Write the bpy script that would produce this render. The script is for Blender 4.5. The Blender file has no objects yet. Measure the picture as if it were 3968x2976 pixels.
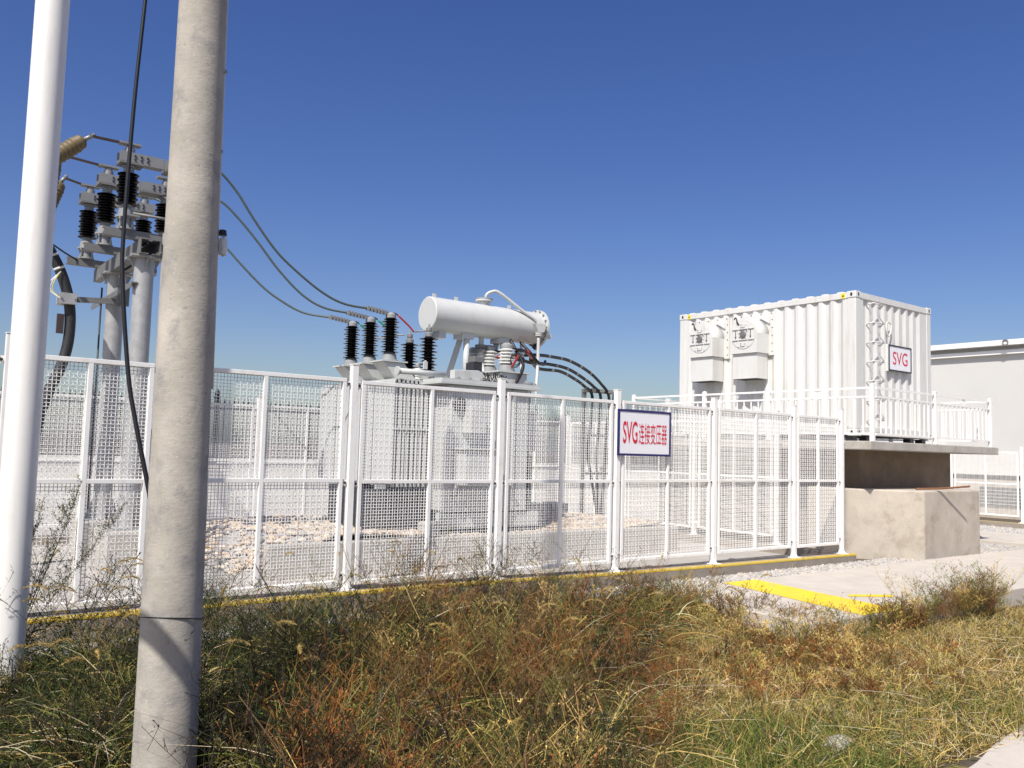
import bpy, bmesh, math, random
import numpy as np
from mathutils import Vector, Matrix
random.seed(7)
R = math.radians
# ------------------------------------------------------------------ camera, sky, sun
# World axes: x runs along the front fence (to the right), y away from it, z up. Camera stands at x=0, y=0.
SC = bpy.context.scene
EYE = 1.62
YAW, PITCH, ROLL = R(52.6), R(4.41), R(1.59)
cam = bpy.data.cameras.new('camera'); cam_o = bpy.data.objects.new('camera', cam)
SC.collection.objects.link(cam_o); SC.camera = cam_o
cam.sensor_width = 36; cam.lens = 36 * 3300 / 3968; cam.clip_start = .05; cam.clip_end = 3000
fwd = Vector((math.cos(YAW) * math.cos(PITCH), math.sin(YAW) * math.cos(PITCH), math.sin(PITCH)))
rt0 = Vector((math.sin(YAW), -math.cos(YAW), 0)); up0 = rt0.cross(fwd)
rt = math.cos(ROLL) * rt0 + math.sin(ROLL) * up0; up = -math.sin(ROLL) * rt0 + math.cos(ROLL) * up0
M = Matrix((rt, up, -fwd)).transposed().to_4x4(); M.translation = (0, 0, EYE)
cam_o.matrix_world = M
SUN_AZ, SUN_EL = R(59.5), R(51)          # azimuth measured from the fence's outward normal towards the left
to_sun = Vector((-math.sin(SUN_AZ) * math.cos(SUN_EL), -math.cos(SUN_AZ) * math.cos(SUN_EL), math.sin(SUN_EL)))
W = bpy.data.worlds.new('World'); SC.world = W; W.use_nodes = True
nt = W.node_tree; nt.nodes.clear()
sky = nt.nodes.new('ShaderNodeTexSky'); sky.sky_type = 'NISHITA'; sky.sun_disc = False
sky.sun_elevation = SUN_EL; sky.sun_rotation = R(180 + 59.5); sky.altitude = 0; sky.air_density = 0.9; sky.dust_density = 2.0; sky.ozone_density = 1.0
bg = nt.nodes.new('ShaderNodeBackground'); bg.inputs['Strength'].default_value = .0935
out = nt.nodes.new('ShaderNodeOutputWorld')
hs = nt.nodes.new('ShaderNodeHueSaturation'); hs.inputs['Saturation'].default_value = 1.35; hs.inputs['Hue'].default_value = .52
nt.links.new(sky.outputs[0], hs.inputs['Color']); nt.links.new(hs.outputs[0], bg.inputs[0]); nt.links.new(bg.outputs[0], out.inputs[0])
sl = bpy.data.lights.new('sun', 'SUN'); sl.energy = 4.3; sl.angle = R(.53); sl.color = (1, .955, .89)
so = bpy.data.objects.new('sun', sl); SC.collection.objects.link(so)
so.rotation_euler = (-to_sun).to_track_quat('-Z', 'Y').to_euler(); so.location = (-20, -20, 40)
SC.view_settings.view_transform = 'Standard'; SC.view_settings.look = 'None'
SC.view_settings.exposure = .40; SC.view_settings.gamma = 1; SC.view_settings.use_curve_mapping = False
SC.cycles.max_bounces = 6; SC.cycles.use_denoising = True; SC.cycles.denoiser = 'OPENIMAGEDENOISE'

# ------------------------------------------------------------------ materials
MATS = {}
def mat(name, col, rough=.5, metal=0., var=.08, scale=3., bump=0., bscale=60., spec=.5, stain=None, stain_amt=.5, stain_scale=1.5, coat=0., stretch=1.):
    m = bpy.data.materials.new(name); m.use_nodes = True; t = m.node_tree; n = t.nodes; L = t.links
    p = n['Principled BSDF']
    p.inputs['Roughness'].default_value = rough; p.inputs['Metallic'].default_value = metal
    p.inputs['Specular IOR Level'].default_value = spec
    if coat: p.inputs['Coat Weight'].default_value = coat; p.inputs['Coat Roughness'].default_value = .1
    g = n.new('ShaderNodeNewGeometry')
    nz = n.new('ShaderNodeTexNoise'); nz.inputs['Scale'].default_value = scale; nz.inputs['Detail'].default_value = 6; nz.inputs['Roughness'].default_value = .65
    L.new(g.outputs['Position'], nz.inputs['Vector'])
    mx = n.new('ShaderNodeMix'); mx.data_type = 'RGBA'
    c0 = [max(0, c * (1 - var)) for c in col]; c1 = [min(1, c * (1 + var)) for c in col]
    mx.inputs['A'].default_value = (*c0, 1); mx.inputs['B'].default_value = (*c1, 1)
    mr = n.new('ShaderNodeMapRange'); mr.inputs['From Min'].default_value = .3; mr.inputs['From Max'].default_value = .7
    L.new(nz.outputs['Fac'], mr.inputs['Value']); L.new(mr.outputs[0], mx.inputs['Factor'])
    src = mx.outputs['Result']
    if stain:
        n2 = n.new('ShaderNodeTexNoise'); n2.inputs['Scale'].default_value = stain_scale; n2.inputs['Detail'].default_value = 8; n2.inputs['Roughness'].default_value = .7
        mp2 = n.new('ShaderNodeMapping'); mp2.inputs['Scale'].default_value = (1, 1, stretch); L.new(g.outputs['Position'], mp2.inputs['Vector']); L.new(mp2.outputs[0], n2.inputs['Vector'])
        m2 = n.new('ShaderNodeMapRange'); m2.inputs['From Min'].default_value = .52; m2.inputs['From Max'].default_value = .68; m2.inputs['To Max'].default_value = stain_amt
        L.new(n2.outputs['Fac'], m2.inputs['Value'])
        x2 = n.new('ShaderNodeMix'); x2.data_type = 'RGBA'; x2.inputs['B'].default_value = (*stain, 1)
        L.new(m2.outputs[0], x2.inputs['Factor']); L.new(src, x2.inputs['A']); src = x2.outputs['Result']
    L.new(src, p.inputs['Base Color'])
    if bump:
        nb = n.new('ShaderNodeTexNoise'); nb.inputs['Scale'].default_value = bscale; nb.inputs['Detail'].default_value = 4
        L.new(g.outputs['Position'], nb.inputs['Vector'])
        b = n.new('ShaderNodeBump'); b.inputs['Strength'].default_value = bump; b.inputs['Distance'].default_value = .01
        L.new(nb.outputs['Fac'], b.inputs['Height']); L.new(b.outputs[0], p.inputs['Normal'])
    MATS[name] = m; return m
mat('fence_white', (.83, .82, .795), .42, var=.03, scale=2, stain=(.56, .48, .37), stain_amt=.35, stain_scale=9, stretch=.5)
mat('pole_white', (.80, .785, .75), .38, var=.03, scale=4, stain=(.55, .50, .43), stain_amt=.28, stain_scale=14, stretch=.12)
mat('container_white', (.64, .638, .612), .5, var=.03, scale=1.2, stain=(.46, .38, .28), stain_amt=.34, stain_scale=9, stretch=.10)
mat('tank_white', (.54, .55, .535), .33, var=.02, scale=2, stain=(.40, .37, .31), stain_amt=.3, stain_scale=8, stretch=.25)
mat('transformer_grey', (.50, .515, .50), .4, var=.03, scale=2, stain=(.36, .34, .30), stain_amt=.4, stain_scale=7, stretch=.15)
mat('casting_grey', (.27, .28, .285), .5, var=.1, scale=8)
mat('dark_steel', (.035, .035, .04), .5, var=.2, scale=8)
mat('galvanised', (.37, .37, .365), .45, metal=.25, var=.16, scale=7, stain=(.47, .47, .465), stain_amt=.5, stain_scale=9)
mat('galvanised_dull', (.17, .17, .165), .55, metal=.15, var=.12, scale=9)
mat('aluminium', (.26, .26, .25), .42, metal=.25, var=.06, scale=12)
mat('insulator_black', (.006, .005, .005), .2, var=.1, spec=.10)
mat('insulator_white', (.75, .75, .72), .25, var=.03)
mat('termination_olive', (.15, .11, .05), .5, var=.12, scale=20)
mat('cable_black', (.010, .010, .012), .45, var=.15, scale=30)
mat('cable_grey', (.07, .095, .09), .5, var=.12, scale=30)
mat('tape_grey', (.020, .020, .022), .6, var=.35, scale=40, bump=.3, bscale=60)
mat('red_sleeve', (.45, .03, .03), .5, var=.1)
mat('green_sleeve', (.03, .35, .20), .5, var=.1)
mat('copper_bar', (.05, .028, .018), .45, var=.3, scale=20)
mat('concrete', (.40, .375, .335), .85, var=.14, scale=4, bump=.25, bscale=90, stain=(.24, .21, .17), stain_amt=.6, stain_scale=2.4)
mat('concrete_wall', (.44, .39, .325), .88, var=.15, scale=2.2, bump=.35, bscale=40, stain=(.26, .21, .15), stain_amt=.65, stain_scale=2.6)
mat('concrete_path', (.50, .455, .395), .85, var=.09, scale=3, bump=.2, bscale=120, stain=(.42, .37, .31), stain_amt=.45, stain_scale=2.2)
mat('yard_concrete', (.38, .355, .32), .9, var=.12, scale=1.6, bump=.2, bscale=80, stain=(.33, .30, .26), stain_amt=.5, stain_scale=1.1)
mat('kerb_concrete', (.27, .235, .195), .88, var=.14, scale=5, bump=.3, bscale=80, stain=(.22, .18, .13), stain_amt=.6, stain_scale=3.5)
mat('plaster_white', (.64, .625, .575), .85, var=.05, scale=1.5)
mat('building_white', (.56, .555, .53), .8, var=.03, scale=.8)
mat('parapet_white', (.82, .82, .80), .6, var=.02)
mat('yellow_paint', (.80, .56, .012), .6, var=.08, scale=6, stain=(.42, .36, .22), stain_amt=.75, stain_scale=11)
mat('yellow_worn', (.60, .42, .03), .7, var=.15, scale=8, stain=(.30, .24, .15), stain_amt=.8, stain_scale=7)
mat('tag_brown', (.045, .03, .028), .6, var=.2)
mat('arrow_grey', (.12, .12, .12), .6)
mat('yellow_label', (.75, .62, .02), .5, var=.02)
mat('sign_white', (.80, .80, .84), .3, var=.01)
mat('sign_blue', (.02, .018, .12), .4, var=.02)
mat('sign_black', (.015, .015, .03), .4, var=.02)
mat('sign_red', (.62, .012, .045), .45, var=.02)
mat('rust', (.20, .085, .035), .8, var=.3, scale=30)
mat('iron_black', (.02, .022, .024), .55, var=.15)
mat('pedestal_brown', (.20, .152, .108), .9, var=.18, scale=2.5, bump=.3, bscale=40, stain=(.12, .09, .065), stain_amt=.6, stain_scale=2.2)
mat('soil', (.085, .066, .045), .95, var=.3, scale=5, bump=.5, bscale=30, stain=(.13, .105, .07), stain_amt=.6, stain_scale=1.6)
mat('gravel_grey', (.40, .385, .37), .85, var=.3, scale=25)
mat('stone_tan', (.50, .385, .275), .8, var=.2, scale=14)
mat('stone_pale', (.52, .455, .375), .8, var=.2, scale=14)
mat('stone_dark', (.30, .28, .26), .8, var=.2, scale=14)
def pole_concrete():
    m = mat('pole_concrete', (.41, .378, .325), .9, var=.24, scale=2.6, stain=(.25, .243, .235), stain_amt=.85, stain_scale=7.5)
    t = m.node_tree; n = t.nodes; L = t.links; p = n['Principled BSDF']
    g = n.new('ShaderNodeNewGeometry')
    mp = n.new('ShaderNodeMapping'); mp.inputs['Scale'].default_value = (1, 1, 1.8); L.new(g.outputs['Position'], mp.inputs['Vector'])
    a = n.new('ShaderNodeTexNoise'); a.inputs['Scale'].default_value = 30; a.inputs['Detail'].default_value = 5; a.inputs['Roughness'].default_value = .7
    L.new(mp.outputs[0], a.inputs['Vector'])
    b = n.new('ShaderNodeBump'); b.inputs['Strength'].default_value = .5; b.inputs['Distance'].default_value = .005
    L.new(a.outputs['Fac'], b.inputs['Height']); L.new(b.outputs[0], p.inputs['Normal'])
    # small dark pits and pale specks
    src = p.inputs['Base Color'].links[0].from_socket
    pit = n.new('ShaderNodeMapRange'); pit.inputs['From Min'].default_value = .37; pit.inputs['From Max'].default_value = .30; pit.inputs['To Max'].default_value = .6
    L.new(a.outputs['Fac'], pit.inputs['Value'])
    x = n.new('ShaderNodeMix'); x.data_type = 'RGBA'; x.inputs['B'].default_value = (.13, .115, .10, 1); L.new(pit.outputs[0], x.inputs['Factor']); L.new(src, x.inputs['A'])
    s = n.new('ShaderNodeTexNoise'); s.inputs['Scale'].default_value = 75; s.inputs['Detail'].default_value = 2; L.new(g.outputs['Position'], s.inputs['Vector'])
    sp = n.new('ShaderNodeMapRange'); sp.inputs['From Min'].default_value = .67; sp.inputs['From Max'].default_value = .75; sp.inputs['To Max'].default_value = .45; L.new(s.outputs['Fac'], sp.inputs['Value'])
    y = n.new('ShaderNodeMix'); y.data_type = 'RGBA'; y.inputs['B'].default_value = (.66, .63, .58, 1); L.new(sp.outputs[0], y.inputs['Factor']); L.new(x.outputs['Result'], y.inputs['A'])
    L.new(y.outputs['Result'], p.inputs['Base Color'])
pole_concrete()

# ------------------------------------------------------------------ mesh builder
ORG = {}
def orig(p): return ORG.get(p.name, Vector((0, 0, 0))) if p else Vector((0, 0, 0))
class MB:
    def __init__(s): s.v = []; s.f = []; s.sm = []
    def add(s, vs, fs, smooth=False):
        b = len(s.v); s.v += [tuple(v) for v in vs]; s.f += [tuple(i + b for i in f) for f in fs]
        s.sm += ([smooth] * len(fs) if isinstance(smooth, bool) else list(smooth)); return s
    def box(s, x0, x1, y0, y1, z0, z1):
        vs = [(x, y, z) for z in (z0, z1) for y in (y0, y1) for x in (x0, x1)]
        return s.add(vs, [(0, 2, 3, 1), (4, 5, 7, 6), (0, 1, 5, 4), (2, 6, 7, 3), (0, 4, 6, 2), (1, 3, 7, 5)])
    def cbox(s, c, h): return s.box(c[0] - h[0], c[0] + h[0], c[1] - h[1], c[1] + h[1], c[2] - h[2], c[2] + h[2])
    def bar(s, a, b, w, h, up=(0, 0, 1)):          # rectangular bar from a to b, w sideways, h along up
        a = Vector(a); b = Vector(b); d = (b - a).normalized(); u = Vector(up)
        sd = d.cross(u)
        if sd.length < 1e-4: u = Vector((1, 0, 0)); sd = d.cross(u)
        sd.normalize(); u = sd.cross(d).normalized()
        vs = [p + sd * sx * w / 2 + u * sz * h / 2 for p in (a, b) for sz in (-1, 1) for sx in (-1, 1)]
        return s.add(vs, [(0, 1, 3, 2), (4, 6, 7, 5), (0, 4, 5, 1), (2, 3, 7, 6), (0, 2, 6, 4), (1, 5, 7, 3)])
    def prism(s, poly, ext):                       # poly: 3D outline, ext: extrusion vector
        n = len(poly); e = Vector(ext); vs = [Vector(p) for p in poly]; vs = vs + [p + e for p in vs]
        fs = [tuple(range(n - 1, -1, -1)), tuple(range(n, 2 * n))] + [(i, (i + 1) % n, n + (i + 1) % n, n + i) for i in range(n)]
        return s.add(vs, fs)
    def tube(s, pts, r, n=10, caps=True):
        P = [Vector(p) for p in pts]; m = len(P); rr = r if isinstance(r, (list, tuple)) else [r] * m
        T = [((P[min(i + 1, m - 1)] - P[max(i - 1, 0)]).normalized()) for i in range(m)]
        u = T[0].orthogonal().normalized(); vs = []
        for i in range(m):
            u = (u - T[i] * u.dot(T[i])).normalized(); w = T[i].cross(u)
            vs += [P[i] + (u * math.cos(2 * math.pi * k / n) + w * math.sin(2 * math.pi * k / n)) * rr[i] for k in range(n)]
        fs = [(i * n + k, i * n + (k + 1) % n, (i + 1) * n + (k + 1) % n, (i + 1) * n + k) for i in range(m - 1) for k in range(n)]
        sm = [True] * len(fs)
        if caps: fs += [tuple(range(n - 1, -1, -1)), tuple((m - 1) * n + k for k in range(n))]; sm += [False, False]
        return s.add(vs, fs, sm)
    def lathe(s, prof, base, axis=(0, 0, 1), n=20, soft=False):   # prof: (radius, height)
        ax = Vector(axis).normalized(); u = ax.orthogonal().normalized(); w = ax.cross(u); B = Vector(base)
        ring = lambda r, h: [B + ax * h + (u * math.cos(2 * math.pi * k / n) + w * math.sin(2 * math.pi * k / n)) * max(r, 1e-4) for k in range(n)]
        if soft:
            vs = []; 
            for r, h in prof: vs += ring(r, h)
            fs = [(i * n + k, i * n + (k + 1) % n, (i + 1) * n + (k + 1) % n, (i + 1) * n + k) for i in range(len(prof) - 1) for k in range(n)]
            return s.add(vs, fs, True)
        for (r0, h0), (r1, h1) in zip(prof, prof[1:]):
            s.add(ring(r0, h0) + ring(r1, h1), [(k, (k + 1) % n, n + (k + 1) % n, n + k) for k in range(n)], True)
        return s
    def build(s, name, m, parent=None, bevel=0, kind=None, org=None):
        V = np.array(s.v, dtype=float)
        lo, hi = V.min(0), V.max(0)
        o3 = Vector(org) if org is not None else Vector(((lo[0] + hi[0]) / 2, (lo[1] + hi[1]) / 2, lo[2]))
        me = bpy.data.meshes.new(name); me.from_pydata((V - np.array(o3)).tolist(), [], s.f)
        me.polygons.foreach_set('use_smooth', s.sm); me.update()
        me.materials.append(MATS[m])
        o = bpy.data.objects.new(name, me); SC.collection.objects.link(o)
        o.parent = parent; o.location = o3 - orig(parent); ORG[o.name] = o3
        if bevel:
            b = o.modifiers.new('bevel', 'BEVEL'); b.width = bevel; b.segments = 2; b.limit_method = 'ANGLE'; b.angle_limit = R(40)
        if kind: o['kind'] = kind
        return o
def inst(src, loc, parent=None, rotz=0.):           # copy sharing mesh data
    o = src.copy(); SC.collection.objects.link(o); o.parent = parent; o.location = Vector(loc) - orig(parent); ORG[o.name] = Vector(loc)
    if rotz: o.rotation_euler = (0, 0, rotz)
    return o
def tag(o, label, cat, group=None):
    o['label'] = label; o['category'] = cat
    if group: o['group'] = group
    return o
def thing(name, loc, label, cat, group=None):
    o = bpy.data.objects.new(name, None); SC.collection.objects.link(o); o.location = loc; o.empty_display_size = .1
    ORG[o.name] = Vector(loc); return tag(o, label, cat, group)
def arc(pts, n=24):                                 # Catmull-Rom through points
    P = [Vector(p) for p in pts]; P = [2 * P[0] - P[1]] + P + [2 * P[-1] - P[-2]]; o = []
    for i in range(1, len(P) - 2):
        for k in range(n):
            t = k / n; a, b, c, d = P[i - 1:i + 3]
            o.append(.5 * ((2 * b) + (c - a) * t + (2 * a - 5 * b + 4 * c - d) * t * t + (3 * b - a - 3 * c + d) * t ** 3))
    return o + [P[-2]]
def text_mesh(name, body, m, parent, origin, xdir, zdir, height, width=None, bold=0., thick=.002):
    cu = bpy.data.curves.new(name, 'FONT'); cu.body = body; cu.size = 1; cu.offset = bold; cu.extrude = 0
    to = bpy.data.objects.new(name + '_tmp', cu); SC.collection.objects.link(to)
    dg = bpy.context.evaluated_depsgraph_get(); dg.update()
    me = bpy.data.meshes.new_from_object(to.evaluated_get(dg))
    bpy.data.objects.remove(to)
    V = np.array([v.co[:] for v in me.vertices]); lo, hi = V.min(0), V.max(0)
    sy = height / (hi[1] - lo[1]); sx = (width / (hi[0] - lo[0])) if width else sy
    X = Vector(xdir); Z = Vector(zdir)
    for v in me.vertices:
        v.co = X * ((v.co.x - lo[0]) * sx) + Z * ((v.co.y - lo[1]) * sy)
    me.materials.clear(); me.materials.append(MATS[m])
    o = bpy.data.objects.new(name, me); SC.collection.objects.link(o); o.parent = parent; o.location = Vector(origin) - orig(parent)
    ORG[o.name] = Vector(origin); return o
def shed_profile(h, r0, r1, n, r_alt=None, foot=.0):   # insulator sheds
    p = [(r0, 0)]; dz = h / n
    for i in range(n):
        rr = r1 if (i % 2 == 0 or r_alt is None) else r_alt; z = i * dz
        p += [(r0, z + dz * .12), (rr, z + dz * .34), (rr, z + dz * .48), (r0, z + dz * .86)]
    return p + [(r0, h)]
# ------------------------------------------------------------------ ground, path, kerb
def struct(o): o['kind'] = 'structure'; return o
def sheet(name, m, x0, x1, y0, y1, z): return struct(MB().add([(x0, y0, z), (x1, y0, z), (x1, y1, z), (x0, y1, z)], [(0, 1, 2, 3)]).build(name, m, org=(0, 0, z)))
GZ = -.15                                  # the weedy strip lies a little below the yard
def gz(y): return np.interp(y, [6.05, 6.85], [GZ, -.02])
rows = [(-900, GZ), (6.05, GZ), (6.3, -.12), (6.6, -.05), (6.85, -.02), (900, -.02)]
struct(MB().add([(x, y, z) for y, z in rows for x in (-900, 900)], [(2 * i, 2 * i + 1, 2 * i + 3, 2 * i + 2) for i in range(5)], True).build('ground', 'soil', org=(0, 0, 0)))
sheet('yard', 'yard_concrete', -14, 12.9, 7.75, 21.8, .012)
sheet('rear_yard', 'yard_concrete', 12.9, 60, 13.2, 60, .008)
struct(MB().box(7.3, 30, 4.72, 6.83, -.3, .06).build('concrete_path', 'concrete_path', bevel=.012))
struct(MB().prism([(4.0, .2, -.3), (30, .2, -.3), (30, 3.4, -.3), (12.5, 3.0, -.3), (8.0, 2.68, -.3), (6.9, 2.62, -.3), (6.45, 2.55, -.3), (5.75, 2.47, -.3), (5.3, 2.38, -.3), (4.6, 2.30, -.3)], (0, 0, .3 + GZ + .035)).build('paved_path', 'concrete_path', bevel=.01))
struct(MB().box(18.2, 20.6, 6.87, 30, -.02, .07).build('cross_path', 'concrete_path', bevel=.012))
# yellow paint: skewed band across the path end, and a short dash
struct(MB().add([(8.12, 4.722, .064), (8.80, 4.722, .064), (9.17, 6.79, .064), (8.56, 6.82, .064)], [(0, 1, 2, 3)]).build('yellow_line', 'yellow_paint'))
struct(MB().add([(9.05, 5.45, .064), (9.52, 5.16, .064), (9.66, 5.24, .064), (9.22, 5.52, .064)], [(0, 1, 2, 3)]).build('yellow_line', 'yellow_paint'))
KX = [-9, -5.6, -2.2, 1.0, 2.6, 4.2, 5.7, 7.5, 9.4, 11.0, 12.72]
k0 = thing('kerb', (2, 7.6, 0), 'low concrete kerb with a yellow stripe under the front mesh fence', 'kerb')
k0['kind'] = 'structure'
KY = 7.50
def kz(x): return float(np.interp(x, [1, 4.2, 5.7, 7.5, 9.4, 12.5], [.215, .215, .20, .165, .147, .125]))
for a, b in zip(KX, KX[1:]):
    MB().prism([(a + .004, KY, -.05), (b - .004, KY, -.05), (b - .004, KY, kz(b)), (a + .004, KY, kz(a))], (0, .32, 0)).build('kerb_stone', 'kerb_concrete', k0, bevel=.012)
    P4 = [(KY - .0025, -.028), (KY - .0025, -.0115), (KY + .0115, .0025), (KY + .052, .0025)]
    MB().add([(x, y, kz(x) + z) for y, z in P4 for x in (a, b)], [(2 * i, 2 * i + 1, 2 * i + 3, 2 * i + 2) for i in range(3)]).build('yellow_stripe', 'yellow_worn', k0)

# ------------------------------------------------------------------ mesh fences
PIT = .0308
def wire_mesh_bm(w, h, along):
    mb = MB(); t = .0027
    def strip(a, b, off):
        if along == 'x': mb.box(a[0], b[0], off - t, off + t, a[1], b[1])
        else: mb.box(off - t, off + t, a[0], b[0], a[1], b[1])
    nx = int(w / PIT); nz = int(h / PIT)
    for i in range(1, nx + 1):
        x = i * w / (nx + 1); strip((x - t, 0), (x + t, h), -.003 if i % 2 else .003)
    for j in range(1, nz + 1):
        z = j * h / (nz + 1); strip((0, z - t), (w, z + t), .003 if j % 2 else -.003)
    return mb
LUG = {}
def fence(name, start, along, posts, label, group, ztop=2.27, zbot=.27, zpost=2.41, zbase=.14, out=-1, lugs=True, first_open=False, bays=2):
    """posts: coordinates along the run; out: which side the mesh sits behind (-1: frame faces negative normal)."""
    ax = 0 if along == 'x' else 1
    def P(t, n, z):      # along, normal offset, z  -> world
        return (t, start[1] + n, z) if ax == 0 else (start[0] + n, t, z)
    def bx(mb, t0, t1, n0, n1, z0, z1):
        a = P(t0, n0, z0); b = P(t1, n1, z1)
        return mb.box(min(a[0], b[0]), max(a[0], b[0]), min(a[1], b[1]), max(a[1], b[1]), z0, z1)
    root = thing(name, P((posts[0] + posts[-1]) / 2, 0, 0), label, 'fence', group)
    
    zb0 = zbase
    for t in posts:
        zbase = zb0(t) if callable(zb0) else zb0
        jz = random.uniform(-.012, .012)
        po = bx(MB(), t - .034, t + .034, -.034, .034, zbase + .012, zpost + jz).build('post', 'fence_white', root, bevel=.004)
        bx(MB(), t - .038, t + .038, -.038, .038, zpost + jz, zpost + jz + .008).build('post_cap', 'fence_white', po)
        mb = bx(MB(), t - .085, t + .085, -.085, .085, zbase + .001, zbase + .011)
        for dx, dy in ((1, 0), (-1, 0), (0, 1), (0, -1)):
            a = [P(t + dx * .034, dy * .034, zbase + .011), P(t + dx * .08, dy * .08, zbase + .011), P(t + dx * .034, dy * .034, zbase + .07)]
            e = Vector(P(t + dy * .006, dx * .006, 0)) - Vector(P(t, 0, 0))
            mb.prism(a, e)
        mb.build('base_plate', 'fence_white', po)
    for t0, t1 in zip(posts, posts[1:]):
        a, b = t0 + .085, t1 - .085; w = .038; jz = random.uniform(-.008, .008); zt, zb = ztop + jz, zbot + jz
        zm = (zt + zb) / 2; n0, n1 = -.02, .018
        mb = MB()
        bx(mb, a, b, n0, n1, zt - w, zt); bx(mb, a, b, n0, n1, zb, zb + w)
        bx(mb, a, a + w, n0 + .001, n1 - .001, zb + w, zt - w); bx(mb, b - w, b, n0 + .001, n1 - .001, zb + w, zt - w)
        c = (a + b) / 2
        bx(mb, c - w / 2, c + w / 2, n0 + .001, n1 - .001, zb + w, zt - w)
        for q0, q1 in ((a + w, c - w / 2), (c + w / 2, b - w)):
            bx(mb, q0, q1, n0 + .002, n1 - .002, zm - w / 2, zm + w / 2)
        pn = mb.build('fence_panel', 'fence_white', root, bevel=.003)
        key = (along, round(b - a, 2))
        off = P(a + .01, (n1 - .004) * -out if out < 0 else (n0 + .004), zb + .01)
        if key not in LUG:
            LUG[key] = wire_mesh_bm(b - a - .02, zt - zb - .02, along).build('wire_mesh', 'fence_white', pn, kind='stuff', org=(0, 0, 0))
            LUG[key].location = Vector(off) - orig(pn)
        else:
            wm = LUG[key].copy(); SC.collection.objects.link(wm); wm.parent = pn; wm.location = Vector(off) - orig(pn)
        if lugs:
            for side, t in ((-1, a), (1, b)):
                for z in (zt - .055, zm - .02, zb + .09):
                    e0, e1 = sorted((t, t + side * .05))
                    lg = bx(MB(), e0, e1, -.004, .004, z - .03, z + .03).build('bolt_lug', 'fence_white', pn)
                    MB().lathe([(.001, 0), (.013, 0), (.013, .012), (.001, .012)], P(t + side * .028, -.005, z), Vector(P(0, -1, 0)) - Vector(P(0, 0, 0)), 6).build('bolt', 'dark_steel', pn)
    return root
FX = [-2.77, -.93, .90, 2.06, 3.86, 5.68, 7.49, 9.35, 11.20, 12.48]
fence('mesh_fence', (0, 7.62), 'x', FX, 'white framed wire mesh fence in front, standing on the yellow striped kerb', 'white mesh fences', zbase=kz)
SY = [7.62, 8.82, 10.62, 12.42, 14.22]
def low_kerb(name, m, *b): return struct(MB().box(*b).build(name, m, bevel=.01))
low_kerb('side_kerb', 'kerb_concrete', 12.34, 12.64, 7.82, 14.4, -.02, .139)
low_kerb('back_kerb', 'kerb_concrete', -14, 12.33, 14.25, 14.55, -.02, .139)
sf = fence('mesh_fence', (12.48, 0), 'y', SY[1:], 'white mesh fence running back from the corner post beside the container platform', 'white mesh fences', out=1)
bx_ = [-9.0, -7.2, -5.4, -3.6, -1.8, 0.0, 1.85, 3.68, 5.5, 7.3, 9.1, 10.9, 12.48]
fence('mesh_fence', (0, 14.4), 'x', bx_, 'white mesh fence at the back of the enclosure, behind the transformer', 'white mesh fences', lugs=False)
fence('mesh_fence', (23.5, 0), 'y', [5.7, 7.5, 9.33, 11.1, 12.9, 14.7], 'white mesh fence at far right in front of the grey white building', 'white mesh fences', ztop=1.92, zbot=.27, zpost=2.05, zbase=.12, lugs=False, out=1)
low_kerb('right_kerb', 'kerb_concrete', 23.3, 23.7, 4, 16, -.02, .12)
sheet('yellow_line', 'yellow_paint', 23.305, 23.38, 4, 16, .124)

# bottom skirt of finer mesh under the front fence panels
# ------------------------------------------------------------------ sign on the front fence
sg = thing('fence_sign', (7.92, 7.575, 1.587), 'white sign with red SVG and Chinese lettering in a blue frame on the fence', 'sign')
MB().box(7.465, 8.39, 7.562, 7.572, 1.60, 2.15).build('board', 'sign_white', sg)
f = MB(); f.box(7.45, 8.405, 7.556, 7.576, 2.135, 2.162); f.box(7.45, 8.405, 7.556, 7.576, 1.586, 1.613)
f.box(7.45, 7.477, 7.556, 7.576, 1.613, 2.135); f.box(8.378, 8.405, 7.556, 7.576, 1.613, 2.135); f.build('frame', 'sign_blue', sg)
text_mesh('lettering', 'SVG', 'sign_red', sg, (7.535, 7.5585, 1.74), (1, 0, 0), (0, 0, 1), .275, .255, bold=.012)
text_mesh('lettering', '连接变压器', 'sign_red', sg, (7.815, 7.5585, 1.735), (1, 0, 0), (0, 0, 1), .265, .515, bold=.0)

# ------------------------------------------------------------------ perimeter wall with spiked railing
pw = thing('perimeter_wall', (5, 22, 0), 'low white rendered wall with black spiked railing beyond the enclosure', 'wall')
MB().box(-40, 27, 21.9, 22.2, -.05, 1.12).build('base_wall', 'plaster_white', pw)
MB().box(-40, 27, 21.86, 22.24, 1.121, 1.20).build('coping', 'plaster_white', pw)
rl = MB(); rl.box(-40, 27, 22.03, 22.07, 1.35, 1.39); rl.box(-40, 27, 22.03, 22.07, 2.45, 2.49); rl.build('railing_bars', 'iron_black', pw)
pk = MB(); x = -24.
while x < 27:
    pk.box(x - .011, x + .011, 22.04, 22.062, 1.2, 2.60); pk.add([(x - .026, 22.03, 2.60), (x + .026, 22.03, 2.60), (x + .026, 22.07, 2.60), (x - .026, 22.07, 2.60), (x, 22.05, 2.76)], [(0, 1, 4), (1, 2, 4), (2, 3, 4), (3, 0, 4)]); x += .125
pk.build('pickets', 'iron_black', pw, kind='stuff')
for x in range(-23, 27, 3):
    p_ = MB().box(x + .3 - .05, x + .3 + .05, 22.0, 22.1, 1.2, 2.74).build('railing_post', 'iron_black', pw)
    MB().lathe([(.001, 0), (.09, 0), (.09, .03), (.05, .05), (.075, .12), (.04, .19), (.001, .26)], (x + .3, 22.05, 2.74), n=10).build('finial', 'iron_black', p_)

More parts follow.
